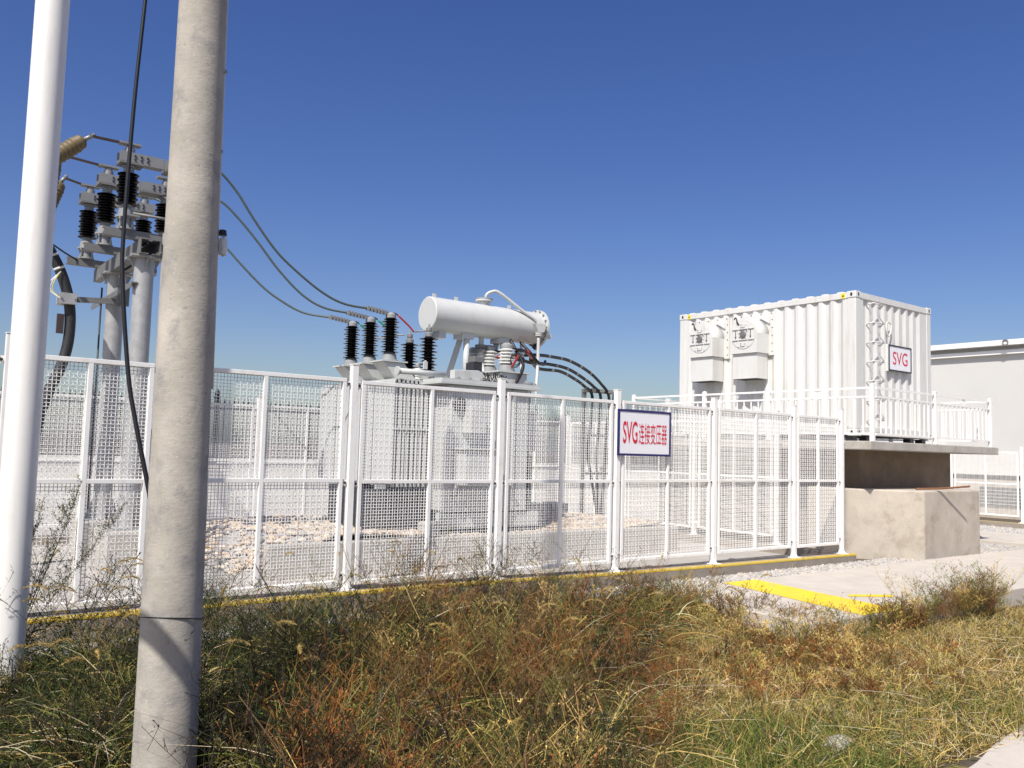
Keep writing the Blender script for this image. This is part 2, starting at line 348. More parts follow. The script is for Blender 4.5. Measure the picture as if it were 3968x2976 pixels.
# ------------------------------------------------------------------ building at far right
bd = thing('building', (34, 3, 0), 'long grey white flat roofed building with white parapet behind the container', 'building')
MB().box(28, 40, -14, 18, 1.25, 4.98).build('wall', 'building_white', bd)
MB().box(27.86, 40.2, -14.2, 18.2, 4.981, 5.11).build('cornice', 'parapet_white', bd)
MB().box(28.05, 39.9, -13.9, 17.9, 5.111, 5.24).build('roof_recess', 'building_white', bd)
MB().box(27.70, 40.4, -14.4, 18.4, 5.241, 5.40).build('parapet_cap', 'parapet_white', bd)
pl = MB().box(27.2, 40, -14, 18, -.05, 1.10).build('plinth', 'concrete_wall', bd)
MB().box(28.3, 39.9, -13.9, 17.9, 1.10, 1.25).build('shadow_gap', 'iron_black', bd)  # black filling of the recess, painted in place of its shade
for y0, y1 in ((13.0, 16.5), (8.2, 12.0), (4.5, 7.5)):
    v_ = MB().box(27.17, 27.25, y0, y1, .35, .9).build('vent_frame', 'dark_steel', bd)
    for j in range(5):
        MB().box(27.12, 27.166, y0 + .02, y1 - .02, .39 + j * .1, .42 + j * .1).build('louvre', 'galvanised', v_)
MB().lathe([(.07, 0), (.09, 0), (.09, .03), (.07, .03)], (27.69, 11.4, 5.32), (-1, 0, 0), 16).build('wall_ring', 'aluminium', bd)
# ------------------------------------------------------------------ low distant building behind the fence
db = thing('distant_house', (24, 47, 0), 'small far beige house glimpsed behind the black cables', 'building')
MB().box(25.5, 30, 46, 50, 0, 3.6).build('wall', 'concrete_wall', db)
MB().box(25.3, 30.2, 45.8, 50.2, 3.601, 3.75).build('roof', 'plaster_white', db)
# ------------------------------------------------------------------ container platform
CX0, CX1, CY0, CY1, CZ0, CZ1 = 13.94, 16.64, 8.22, 12.32, 2.04, 4.62
pf = thing('platform', (15.2, 10.2, 0), 'raised concrete platform slab on a dark shaded pedestal under the container', 'platform')
MB().box(12.9, 17.50, 7.36, 13.05, 1.78, 1.92).build('slab', 'concrete', pf, bevel=.012)
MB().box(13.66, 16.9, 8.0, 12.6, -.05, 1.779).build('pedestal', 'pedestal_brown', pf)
bk = MB().prism([(14.0, 7.05, -.05), (15.98, 7.05, -.05), (15.98, 7.99, -.05), (13.64, 7.99, -.05), (13.64, 8.7, -.05), (13.19, 8.7, -.05), (13.19, 7.92, -.05)], (0, 0, 1.18))
tag(bk.build('concrete_block', 'concrete_wall', bevel=.025), 'chest high tan concrete box with a chamfered corner in front of the platform', 'concrete block')
tag(MB().tube(arc([(14.05, 7.22, 1.155), (14.5, 7.02, 1.17), (14.98, 6.82, 1.21), (15.02, 6.80, 1.212)], 4), .016, 8).build('rusty_rod', 'rust'), 'thin rusty rod lying on the tan concrete box, its end sticking out', 'rod')

# ------------------------------------------------------------------ container
ct = thing('container', (15.29, 10.27, CZ0), 'white corrugated steel equipment container with two vent hoods and a ladder', 'container')
def corrugated(u0, u1, pitch, depth, fn, z0, z1, flat_first=.0):
    """profile along u; fn(u, d, z)-> world; d = inward depth"""
    pts = [(u0, 0)]; u = u0 + flat_first
    pts.append((u, 0))
    while u + pitch < u1:
        pts += [(u + .26 * pitch, depth), (u + .50 * pitch, depth), (u + .76 * pitch, 0), (u + pitch, 0)]; u += pitch
    pts.append((u1, 0)); vs = []; fs = []
    for i, (a, d) in enumerate(pts): vs += [fn(a, d, z0), fn(a, d, z1)]
    for i in range(len(pts) - 1): fs.append((2 * i, 2 * i + 2, 2 * i + 3, 2 * i + 1))
    return MB().add(vs, fs)
zt, zb = CZ1 - .12, CZ0 + .16
# long side facing the transformer (x = CX0), corrugated, plus the other three
corrugated(CY0 + .16, CY1 - .14, .2425, .036, lambda u, d, z: (CX0 + .012 + d, u, z), zb, zt, .10).build('side_wall', 'container_white', ct)
corrugated(CY0 + .16, CY1 - .14, .2425, .036, lambda u, d, z: (CX1 - .012 - d, u, z), zb, zt, .10).build('side_wall', 'container_white', ct)
corrugated(CX0 + .16, CX1 - .14, .26, .036, lambda u, d, z: (u, CY0 + .012 + d, z), zb, zt, .10).build('end_wall', 'container_white', ct)
corrugated(CX0 + .16, CX1 - .14, .26, .036, lambda u, d, z: (u, CY1 - .012 - d, z), zb, zt, .10).build('end_wall', 'container_white', ct)
MB().box(CX0 + .06, CX1 - .06, CY0 + .06, CY1 - .06, CZ1 - .06, CZ1 - .03).build('roof', 'container_white', ct)
y = CY0 + .32
while y < CY1 - .2:
    MB().prism([(CX0 + .02, y - .09, CZ1 - .03), (CX0 + .02, y + .09, CZ1 - .03), (CX0 + .02, y + .05, CZ1 + .014), (CX0 + .02, y - .05, CZ1 + .014)], (CX1 - CX0 - .04, 0, 0)).build('roof_rib', 'container_white', ct); y += .315
for y0 in (CY0 + .16, ):
    for x0 in (CX0, CX1 - .06): MB().box(x0, x0 + .06, CY0 + .178, CY1 - .178, CZ1 - .12, CZ1 - .01).build('top_rail', 'container_white', ct, bevel=.006); MB().box(x0, x0 + .06, CY0 + .178, CY1 - .178, CZ0 + .01, zb + .003).build('bottom_rail', 'container_white', ct, bevel=.006)
for y0 in (CY0, CY1 - .06): MB().box(CX0 + .162, CX1 - .162, y0, y0 + .06, CZ1 - .12, CZ1 - .01).build('top_rail', 'container_white', ct, bevel=.006); MB().box(CX0 + .162, CX1 - .162, y0, y0 + .06, CZ0 + .01, zb + .003).build('bottom_rail', 'container_white', ct, bevel=.006)
for cx, sx in ((CX0, 1), (CX1, -1)):
    for cy, sy in ((CY0, 1), (CY1, -1)):
        bx2 = lambda mb, ox, oy, wx, wy, z0, z1: mb.box(*sorted((cx + sx * ox, cx + sx * (ox + wx))), *sorted((cy + sy * oy, cy + sy * (oy + wy))), z0, z1)
        bx2(MB(), .003, .003, .157, .162, CZ0 + .12, CZ1 - .119).build('corner_post', 'container_white', ct, bevel=.012)
        for z0, z1 in ((CZ1 - .118, CZ1 + .006), (CZ0 - .006, CZ0 + .118)):
            cc = bx2(MB(), -.006, -.006, .168, .184, z0, z1).build('corner_casting', 'container_white', ct, bevel=.012)
            zc = (z0 + z1) / 2
            n_ = Vector((-sx, 0, 0)); c_ = Vector((cx - sx * .0065, cy + sy * .085, zc))
            ring = [c_ + Vector((0, math.cos(t) * .022, math.sin(t) * .036)) for t in np.linspace(0, 2 * math.pi, 12, endpoint=False)]
            MB().prism(ring, n_ * .0015).build('casting_hole', 'iron_black', cc)
            c_ = Vector((cx + sx * .08, cy - sy * .0065, zc))
            ring = [c_ + Vector((math.cos(t) * .020, 0, math.sin(t) * .036)) for t in np.linspace(0, 2 * math.pi, 12, endpoint=False)]
            MB().prism(ring, (0, -sy * .0015, 0)).build('casting_hole', 'iron_black', cc)
for y0 in (CY0 + .21, CY1 - .30): 
    lb = MB().box(CX0 - .004, CX0 - .0005, y0, y0 + .075, CZ1 - .115, CZ1 - .02).build('warning_label', 'yellow_label', ct)
    MB().add([(CX0 - .0055, y0 + .06, CZ1 - .085), (CX0 - .0055, y0 + .015, CZ1 - .085), (CX0 - .0055, y0 + .0375, CZ1 - .045)], [(0, 1, 2)]).build('warning_mark', 'iron_black', lb)
for x0 in (CX0 + .05, CX0 + .5, CX1 - .65, CX1 - .2):
    for y0 in (CY0 + .1, CY1 - .25): MB().box(x0, x0 + .14, y0, y0 + .14, 1.921, CZ0 - .007).build('foot', 'dark_steel', ct)
def vent(yc, plate):
    v = MB().box(CX0 - .012, CX0 + .055, plate[0], plate[1], 3.585, 4.43).build('vent_plate', 'container_white', ct, bevel=.003)
    for k in range(4):
        yy = plate[0] + .05 + k * (plate[1] - plate[0] - .1) / 3
        MB().lathe([(.001, 0), (.011, 0), (.011, .008), (.001, .008)], (CX0 - .012, yy, 4.405), (-1, 0, 0), 6).build('bolt', 'dark_steel', v)
    for k in range(5):
        MB().lathe([(.001, 0), (.011, 0), (.011, .008), (.001, .008)], (CX0 - .012, plate[0] + .03, 3.66 + k * .155), (-1, 0, 0), 6).build('bolt', 'dark_steel', v)
    r = .315; zc = 3.995; xf = CX0 - .39
    prof = [(xf, yc - r, 3.615), (xf, yc + r, 3.615)] + [(xf, yc + r * math.cos(t), zc + r * math.sin(t)) for t in np.linspace(0, math.pi, 25)]
    h = MB(); n = len(prof); vs = [Vector(p) for p in prof]; vs = vs + [p + Vector((.378, 0, 0)) for p in vs]
    h.add(vs, [tuple(range(n)), tuple(range(2 * n - 1, n - 1, -1))] + [(i, n + i, n + (i + 1) % n, (i + 1) % n) for i in range(n)], [False, False, False, False] + [True] * (n - 3) + [False])
    hd = h.build('vent_hood', 'container_white', ct)
    MB().box(CX0 - .347, CX0 - .013, yc - r + .03, yc + r - .03, 3.12, 3.612).build('vent_duct', 'container_white', ct, bevel=.004)
    MB().box(CX0 - .33, CX0 - .03, yc - r + .05, yc + r - .05, 3.115, 3.1195).build('duct_opening', 'iron_black', ct)
    # round access cover
    cz = 3.985; cr = .285
    MB().lathe([(cr, 0), (cr, .008), (.001, .008)], (xf - .001, yc, cz), (-1, 0, 0), 36).build('access_cover', 'container_white', hd)
    for dz in (-.105, .105): MB().box(xf - .028, xf - .0155, yc - .25, yc + .25, cz + dz - .009, cz + dz + .009).build('cover_bar', 'container_white', hd)
    for dy in (-.11, .11): MB().box(xf - .024, xf - .0155, yc + dy - .008, yc + dy + .008, cz - .24, cz + .24).build('cover_bar', 'container_white', hd)
    MB().lathe([(.068, 0), (.068, .02), (.055, .026), (.001, .026)], (xf - .016, yc, cz), (-1, 0, 0), 14).build('hub_plate', 'galvanised_dull', hd)
    for k in range(8):
        t = k * math.pi / 4 + .2; MB().lathe([(.001, 0), (.010, 0), (.010, .012), (.001, .012)], (xf - .010, yc + .1 * math.cos(t), cz + .1 * math.sin(t)), (-1, 0, 0), 6).build('bolt', 'dark_steel', hd)
    for dz in (-.185, .185):
        MB().tube([(xf - .016, yc - .05, cz + dz), (xf - .05, yc - .05, cz + dz), (xf - .05, yc + .05, cz + dz), (xf - .016, yc + .05, cz + dz)], .008, 6).build('handle', 'container_white', hd)
    for dy in (-.17, .18):
        xa = xf - .0165; MB().prism([(xa, yc + dy - .008, cz + .08), (xa, yc + dy + .008, cz + .08), (xa, yc + dy + .008, cz - .04), (xa, yc + dy + .022, cz - .04), (xa, yc + dy, cz - .085), (xa, yc + dy - .022, cz - .04), (xa, yc + dy - .008, cz - .04)], (-.002, 0, 0)).build('arrow_mark', 'arrow_grey', hd)
    MB().tube(arc([(xf - .02, yc + .10, cz + .19), (xf - .035, yc + .13, cz + .25), (xf - .03, yc + .15, cz + .315), (xf - .02, yc + .185, cz + .335), (xf - .02, yc + .21, cz + .30)], 5), .013, 8).build('hook', 'iron_black', hd)
    # folded top flap bracket
    MB().prism([(CX0 - .013, yc - r - .03, 4.33), (CX0 - .013, yc - r + .2, 4.33), (CX0 - .013, yc - r - .03, 4.2)], (-.03, 0, 0)).build('gusset', 'container_white', hd)
vent(10.345, (9.93, 10.735)); vent(11.42, (11.0, 11.815))
ldx = CY0 - .10
for k in range(7):
    z = 4.437 - k * .35
    MB().tube([(14.335, CY0 + .03, z - .03), (14.335, ldx, z), (14.70, ldx, z), (14.70, CY0 + .03, z - .03)], .011, 8).build('ladder_rung', 'container_white', ct)
MB().tube(arc([(14.98, CY0 - .02, 4.17), (15.05, CY0 - .05, 4.12), (15.02, CY0 - .05, 3.98), (14.96, CY0 - .04, 3.90), (14.90, CY0 - .04, 4.02), (14.93, CY0 - .03, 4.15), (15.04, CY0 - .03, 4.16)], 6), .014, 8).build('wire_coil', 'container_white', ct)
sn = thing('container_sign', (15.39, CY0 - .03, 3.27), 'white sign reading SVG in red in a black frame on the container end', 'sign')
MB().box(15.0, 15.785, CY0 - .032, CY0 - .026, 3.28, 3.74).build('board', 'sign_white', sn)
f = MB(); f.box(14.985, 15.80, CY0 - .04, CY0 - .022, 3.728, 3.752); f.box(14.985, 15.80, CY0 - .04, CY0 - .022, 3.268, 3.292); f.box(14.985, 15.009, CY0 - .04, CY0 - .022, 3.292, 3.728); f.box(15.776, 15.80, CY0 - .04, CY0 - .022, 3.292, 3.728); f.build('frame', 'sign_black', sn)
MB().box(14.96, 14.984, CY0 - .03, CY0 + .02, 3.26, 3.76).build('bracket', 'container_white', sn)
text_mesh('lettering', 'SVG', 'sign_red', sn, (15.13, CY0 - .0345, 3.39), (1, 0, 0), (0, 0, 1), .245, .53, bold=.004)

# ------------------------------------------------------------------ platform railings
def railing(pts, label, posts, nb_pitch=.158):
    """pts: (a, b) end points in plan; posts: fractions incl. 0 and 1"""
    a, b = Vector((*pts[0], 0)), Vector((*pts[1], 0)); d = b - a; L = d.length; u = d / L
    root = thing('railing', (a + b) / 2 + Vector((0, 0, 1.92)), label, 'railing', 'white railings round the container platform')
    for t in posts:
        p = a + d * t; o = MB().cbox((p.x, p.y, 2.385), (.034, .034, .463)).build('post', 'fence_white', root, bevel=.005)
        MB().add([(p.x - .037, p.y - .037, 2.848), (p.x + .037, p.y - .037, 2.848), (p.x + .037, p.y + .037, 2.848), (p.x - .037, p.y + .037, 2.848), (p.x, p.y, 2.875)], [(0, 1, 4), (1, 2, 4), (2, 3, 4), (3, 0, 4)]).build('post_cap', 'fence_white', o)
    for z, w in ((2.80, .034), (2.655, .03), (2.045, .03)):
        MB().bar(a + Vector((0, 0, z)), b + Vector((0, 0, z)), w, w).build('rail', 'fence_white', root)
    base = None; n = int(L / nb_pitch)
    for i in range(1, n):
        p = a + u * (i * L / n)
        if min(abs((p - (a + d * t)).length) for t in posts) < .06: continue
        if base is None: base = MB().cbox((p.x, p.y, 2.35), (.0095, .0095, .289)).build('baluster', 'fence_white', root)
        else: inst(base, (p.x, p.y, 2.061), root)
    for t0, t1 in zip(posts, posts[1:]):
        p = a + d * (t0 + t1) / 2 + Vector((0, 0, 2.728)); m = MB()
        for k in range(6):
            q = p + u * (.055 * math.cos(k * math.pi / 3)) + Vector((0, 0, .045 * math.sin(k * math.pi / 3)))
            m.tube([q + u * .02 * math.cos(t) + Vector((0, 0, .02 * math.sin(t))) for t in np.linspace(0, 2 * math.pi, 9)], .005, 5, False)
        m.lathe([(.001, -.01), (.022, 0), (.001, .01)], p, u.cross(Vector((0, 0, 1))), 8)
        m.build('scroll_ornament', 'fence_white', root)
railing(((13.15, 7.47), (13.15, 12.88)), 'long white railing between the container vents and the mesh fence', [0, .371, .645, 1])
railing(((13.22, 7.45), (17.36, 7.45)), 'white railing on the platform edge below the container ladder', [.476, 1])
railing(((17.36, 7.52), (17.36, 12.88)), 'white railing at the far right end of the platform, seen through the front one', [.36, .68, 1])
railing(((13.22, 12.92), (17.3, 12.92)), 'white railing on the rear platform edge behind the container', [.5])

# ------------------------------------------------------------------ things in the right of the enclosure
for nm, (x0, x1, y0, y1, z1) in {'a low concrete step inside the fence near the sign': (8.6, 11.6, 9.0, 9.35, .16)}.items(): pass
# ------------------------------------------------------------------ oil pit and stones
pit = thing('oil_pit', (7.5, 11.5, 0), 'grey concrete pit wall filled with pale cobbles under the transformer', 'pit')
MB().box(3.9, 11.0, 9.70, 9.87, -.02, .42).build('pit_wall', 'concrete', pit, bevel=.015)
MB().box(10.82, 11.0, 9.961, 13.4, -.02, .405).build('pit_wall', 'concrete', pit, bevel=.015)
MB().box(3.2, 11.0, 13.401, 13.6, -.02, .42).build('pit_wall', 'concrete', pit, bevel=.015)
MB().box(6.9, 8.5, 10.75, 12.6, .02, .42).build('foundation', 'concrete', pit, bevel=.02)
MB().box(6.22, 6.5, 10.02, 10.2, .2, .60).build('marker_block', 'concrete', pit, bevel=.03)
def stone_mesh(seed, m):
    rnd = random.Random(seed); bm = bmesh.new(); bmesh.ops.create_icosphere(bm, subdivisions=1, radius=1)
    for v in bm.verts: v.co *= rnd.uniform(.78, 1.15)
    for v in bm.verts: v.co.z *= .62; v.co.x *= 1.2
    me = bpy.data.meshes.new('stone'); bm.to_mesh(me); bm.free(); me.materials.append(MATS[m])
    me.polygons.foreach_set('use_smooth', [True] * len(me.polygons)); return me
SM = [stone_mesh(i, ('stone_tan', 'stone_pale', 'stone_tan', 'stone_pale', 'stone_dark', 'stone_tan')[i % 6]) for i in range(9)]
bed = thing('cobble_bed', (7, 11, 0), 'bed of loose pale tan cobbles round the transformer base', 'stones'); bed['kind'] = 'structure'
def bed_z(x, y): return .42 + .05 * math.sin(x * 2.1) * math.cos(y * 1.7) + .05 * math.sin(x * .9 + y)
g = MB(); nx, ny = 60, 30; vs = []; fs = []
for j in range(ny + 1):
    for i in range(nx + 1):
        x = 3.3 + i * 7.5 / nx; y = 9.88 + j * 3.5 / ny
        e = min(1, max(0, (x - 3.3 - .55 * (1.2 - (y - 9.97)) if y < 11.2 else x - 3.3) / .8)); vs.append((x, y, max(.01, bed_z(x, y) * e)))
for j in range(ny):
    for i in range(nx): q = j * (nx + 1) + i; fs.append((q, q + 1, q + nx + 2, q + nx + 1))
g.add(vs, fs, True).build('bed_base', 'stone_dark', bed)
def spot(rng):
    x = rng.uniform(3.35, 10.8); y = 9.9 + 3.45 * rng.random() ** 1.35
    e = min(1, max(0, (x - 3.3 - .55 * (1.2 - (y - 9.97)) if y < 11.2 else x - 3.3) / .8)); return x, y, max(.01, bed_z(x, y) * e), e
rng = random.Random(3); cnt = 0
while cnt < 300:
    x, y, z, e = spot(rng)
    if e < .05 or (5.6 < x < 9 and y > 10.6): continue
    o = bpy.data.objects.new('stone', SM[cnt % 9]); SC.collection.objects.link(o); o.parent = bed
    o.location = Vector((x, y, z + .015)) - orig(bed); s_ = rng.uniform(.045, .085); o.scale = (s_, s_, s_ * rng.uniform(.8, 1.1)); o.rotation_euler = (rng.uniform(-.4, .4), rng.uniform(-.4, .4), rng.uniform(0, 6.28)); cnt += 1
base_v = [[v.co[:] for v in me.vertices] for me in SM]; base_f = [[tuple(p.vertices) for p in me.polygons] for me in SM]
for col, mname in ((0, 'stone_tan'), (1, 'stone_pale'), (2, 'stone_dark')):
    sm_ = MB()
    for k in range((1300, 1300, 500)[col]):
        x, y, z, e = spot(rng)
        if e < .03: continue
        i = rng.randrange(9); a = rng.uniform(0, 6.28); s_ = rng.uniform(.03, .065); c, s2 = math.cos(a) * s_, math.sin(a) * s_
        sm_.add([(x + c * v[0] - s2 * v[1], y + s2 * v[0] + c * v[1], z + .012 + v[2] * s_) for v in base_v[i]], base_f[i], True)
    sm_.build('small_stones', mname, bed, kind='stuff')
# gravel strip between kerb and path, and beyond
def gravel(name, x0, x1, y0, y1, z, n, smin, smax, seed):
    r_ = np.random.default_rng(seed); root = None
    for col, mname in ((0, 'gravel_grey'), (1, 'stone_pale'), (2, 'stone_dark')):
        k = int(n * (.55, .25, .20)[col]); mb = MB()
        for _ in range(k):
            x = r_.uniform(x0, x1); y = r_.uniform(y0, y1); s_ = r_.uniform(smin, smax); a = r_.uniform(0, 6.28); hz = s_ * r_.uniform(.5, .9)
            c, s2 = math.cos(a) * s_, math.sin(a) * s_
            pts = [(1, .1), (.2, .9), (-.9, .4), (-.5, -.8), (.5, -.7)]
            base = [(x + c * p - s2 * q, y + s2 * p + c * q, z) for p, q in pts]; t = .55
            top = [(x + (c * p - s2 * q) * t + r_.uniform(-.2, .2) * s_, y + (s2 * p + c * q) * t + r_.uniform(-.2, .2) * s_, z + hz) for p, q in pts]
            mb.add(base + top, [(0, 1, 6, 5), (1, 2, 7, 6), (2, 3, 8, 7), (3, 4, 9, 8), (4, 0, 5, 9), (5, 6, 7, 8, 9)])
        o = mb.build(name, mname, root, kind='stuff')
        if root is None: root = o; tag(o, 'grey crushed gravel ' + gravel.lbl, 'gravel')
gravel.lbl = 'strip between the striped kerb and the concrete path'
struct(MB().add([(-4, 6.84, .0), (18.2, 6.84, .0), (18.2, 7.51, .0), (-4, 7.51, .0)], [(0, 1, 2, 3)]).build('gravel_base', 'gravel_grey'))
gravel('gravel', 3.0, 18.1, 6.86, 7.49, 0.0, 5600, .012, .03, 1)
gravel.lbl = 'beside the far cross path, right of the tan concrete box'
struct(MB().add([(16.0, 7.5, .002), (18.19, 7.5, .002), (18.19, 13, .002), (16.0, 13, .002)], [(0, 1, 2, 3)]).build('gravel_base', 'gravel_grey'))
struct(MB().add([(20.61, 6.9, .002), (23.29, 6.9, .002), (23.29, 16, .002), (20.61, 16, .002)], [(0, 1, 2, 3)]).build('gravel_base', 'gravel_grey'))
gravel('gravel', 16.05, 18.15, 7.45, 10, 0.002, 900, .015, .035, 2)
gravel.lbl = 'in front of the far right mesh fence'
gravel('gravel', 20.65, 23.25, 7.5, 13, 0.002, 1200, .018, .04, 3)

# ------------------------------------------------------------------ transformer
TG = 'transformer_grey'
tr = thing('power_transformer', (7.9, 11.5, .4), 'pale grey oil transformer with radiators, black bushings and white conservator tank', 'transformer')
MB().box(6.62, 8.02, 10.06, 12.7, .72, 2.52).build('tank', TG, tr, bevel=.02)
cv = MB().box(6.40, 8.20, 9.98, 12.8, 2.521, 2.555).build('cover', TG, tr); MB().box(6.42, 8.18, 10.0, 12.78, 2.556, 2.60).build('cover_rim', TG, cv)
for i in range(9):
    MB().lathe([(.001, 0), (.02, 0), (.02, .03), (.001, .03)], (6.52 + i * .2, 10.04, 2.60), n=6).build('bolt', 'aluminium', cv)
for x in (6.85, 7.8): MB().box(x, x + .18, 10.16, 12.9, .41, .719).build('skid', 'dark_steel', tr)
MB().box(6.66, 7.98, 10.3, 12.5, .40, .718).build('tank_shade_fill', 'dark_steel', tr)  # dark fill added, its colour standing for the shade beneath the tank
MB().box(6.02, 6.60, 10.62, 12.6, .36, 1.0).build('radiator_shade_fill', 'dark_steel', tr)  # dark block added, its colour standing for shade and steel beneath the radiators
for y in (10.10, 12.3): MB().box(6.55, 8.3, y, y + .16, .5, .70).build('base_beam', TG, tr)
for k, x in enumerate((7.70, )): MB().box(x, x + .05, 10.02, 10.059, .75, 2.5).build('stiffener', TG, tr)
def radiator(x0, x1, y0, y1, z0, z1, nf, axis, head, label=None):
    rd = MB().box(x0 + .01, x1 - .01, y0 + .01, y1 - .01, z1 - .10, z1 - .04).build('radiator', TG, tr); base = None
    if axis == 'x':   # fins stacked along x, edges seen from the front
        for i in range(nf):
            x = x0 + (i + .5) * (x1 - x0) / nf
            segs = [(y0, y0 + .57), (y0 + .60, y0 + 1.79), (y0 + 1.82, y1)]
            for a, b in segs:
                m = MB(); m.box(x - .007, x + .007, a, b, z0 + .05, z1 - .12); m.box(x - .016, x + .016, a + .01, a + .05, z0, z1 - .05)
                m.build('fin', TG, rd, bevel=.004)
    else:
        for i in range(nf):
            y = y0 + (i + .5) * (y1 - y0) / nf
            MB().box(x0, x1, y - .008, y + .008, z0, z1).build('fin', TG, rd)
    return rd
rd = radiator(5.96, 6.52, 10.5, 12.9, 1.05, 2.62, 8, 'x', True)
MB().box(5.945, 5.965, 10.49, 11.08, 1.09, 2.56).build('end_plate', TG, rd, bevel=.02)
MB().box(5.945, 5.965, 11.11, 12.30, 1.09, 2.56).build('end_plate', TG, rd, bevel=.02)
MB().box(5.945, 5.965, 12.33, 12.9, 1.09, 2.56).build('end_plate', TG, rd, bevel=.05)
MB().box(5.96, 6.54, 10.485, 10.50, 1.86, 1.885).build('fin_strap', TG, rd)
hp = MB().tube([(6.02, 10.52, 2.69), (6.78, 10.52, 2.69)], .042, 16).build('header_pipe', TG, rd)
MB().lathe([(.065, 0), (.065, .025), (.001, .025)], (6.01, 10.52, 2.69), (-1, 0, 0), 18).build('pipe_flange', TG, rd)
MB().prism([(6.42, 10.5, 2.745), (6.48, 10.5, 2.745), (6.48, 10.5, 2.85), (6.45, 10.5, 2.875), (6.42, 10.5, 2.85)], (0, .03, 0)).build('lifting_eye', TG, rd)
for i in range(3): MB().box(5.80, 5.96, 10.65 + i * .75, 10.69 + i * .75, 1.02, 1.08).build('hanger', TG, rd)
rd2 = radiator(8.32, 8.84, 11.0, 12.9, 1.0, 2.66, 8, 'x', False)
MB().tube([(8.2, 11.05, 2.70), (8.86, 11.05, 2.70)], .05, 14).build('header_pipe', TG, rd2)
# HV turrets and bushings
def bushing(x, y, z0, h, r1, parent, n=14, mat_='insulator_black', r0=.055, cap=True, name='bushing', alt=.8):
    b = MB().lathe([(.001, 0), (r0 * 2.1, 0), (r0 * 2.1, .02), (r0 * 1.75, .03), (r0 * 1.6, .10), (r0 * 1.2, .13), (r0, .13)], (x, y, z0), n=20).build(name, 'casting_grey', parent)
    MB().lathe(shed_profile(h, r0, r1, n, r1 * alt), (x, y, z0 + .12), n=26).build('sheds', mat_, b)
    if cap:
        MB().lathe([(r0, 0), (r0 * 1.25, .0), (r0 * 1.25, .05), (r0 * .9, .07), (r0 * .5, .085), (.001, .085)], (x, y, z0 + .12 + h), n=16).build('cap', 'casting_grey', b)
    return b
HVY = (10.99, 11.61, 12.22); HVX = 6.12
for y in HVY:
    tu = MB().prism([(5.93, y - .17, 2.84), (6.28, y - .17, 2.84), (6.5, y - .17, 2.60), (6.15, y - .17, 2.60)], (0, .34, 0)).build('turret', TG, tr, bevel=.01)
    MB().box(5.90, 6.32, y - .2, y + .2, 2.841, 2.862).build('turret_flange', TG, tu)
    bushing(HVX, y, 2.863, .52, .128, tr, 14, r0=.062)
def neutral_bushing(x, y, z, h):
    b = bushing(x, y, z, h, .135, tr, 11, cap=False, r0=.06)
    MB().lathe([(.05, 0), (.06, .01), (.06, .06), (.035, .075), (.045, .10), (.045, .14), (.02, .15), (.012, .20), (.001, .20)], (x, y, z + .12 + h), n=14).build('terminal', 'aluminium', b)
neutral_bushing(6.58, 11.2, 2.60, .47); neutral_bushing(6.62, 10.72, 2.605, .52)
lv = MB().box(7.72, 8.26, 10.42, 11.9, 2.601, 2.80).build('low_voltage_box', TG, tr, bevel=.01)
MB().box(7.68, 8.30, 10.38, 11.94, 2.801, 2.825).build('box_flange', TG, lv)
LVY = (10.62, 11.09, 11.54)
for y in LVY:
    b = bushing(8.0, y, 2.826, .26, .135, tr, 5, 'insulator_white', r0=.075, alt=1.)
# small bushings on top
for y in (11.65, 12.05, 12.4):
    bushing(7.25, y, 2.60, .2, .07, tr, 4, 'insulator_white', r0=.04, alt=1.)
# links between bushing tops
def link(name, pts, r, m, parent=tr): return MB().tube(arc(pts, 6), r, 6).build(name, m, parent)
for y, m in zip(HVY, ('red_sleeve', 'green_sleeve', 'green_sleeve')):
    z = 3.54; c = MB(); 
    link('terminal_bar', [(HVX - .02, y, z + .04), (HVX + .1, y, z + .03), (HVX + .3, y - .02, z - .12)], .011, 'dark_steel')
    link('insulated_link', [(HVX + .12, y, z + .02), (HVX + .3, y - .02, z - .12), (HVX + .38, y - .03, z - .2)], .014, m)
    link('bare_link', [(HVX + .38, y - .03, z - .2), (HVX + .46, y - .05, z - .19), (HVX + .54, y - .1, z - .18)], .012, 'aluminium')
# bits on the cover: relay, valve, cable bundle, ribbon
MB().box(7.16, 7.34, 10.34, 10.52, 2.601, 2.90).build('relay_box', 'dark_steel', tr, bevel=.01)
MB().box(7.18, 7.37, 10.33, 10.5, 2.901, 2.99).build('relay_cover', 'galvanised_dull', tr, bevel=.01)
MB().prism([(6.66, 10.06, 2.605), (7.16, 10.06, 2.601), (7.16, 10.06, 2.72), (7.08, 10.06, 2.75), (6.66, 10.06, 2.73)], (0, .12, 0)).build('cable_tray', TG, tr, bevel=.008)
for k in range(14):
    a0 = 7.25 + .035 * k; link('control_wire', [(a0, 10.34, 2.62), (a0 + random.uniform(-.05, .1), 10.30, 2.72 + random.uniform(0, .06)), (a0 + .1, 10.36, 2.66), (a0 + .22, 10.42, 2.61 + random.uniform(0, .03))], .007, 'cable_black' if k % 5 else 'aluminium')
for k in range(3):
    t_ = np.linspace(0, 2 * math.pi * 1.1, 16); link('control_wire', [(8.0 + .09 * math.cos(q + k), 10.4, 2.98 + .09 * math.sin(q + k) + .02 * k) for q in t_], .006, 'cable_black')
link('control_cable', [(8.24, 10.85, 3.38), (8.24, 10.7, 3.2), (8.2, 10.45, 2.95), (8.02, 10.36, 2.68), (7.9, 10.36, 2.58)], .028, 'cable_black')
link('control_cable', [(8.52, 10.95, 3.38), (8.60, 10.8, 3.22), (8.74, 10.75, 3.06), (8.95, 10.85, 3.04), (9.1, 11.0, 3.12)], .024, 'cable_black')
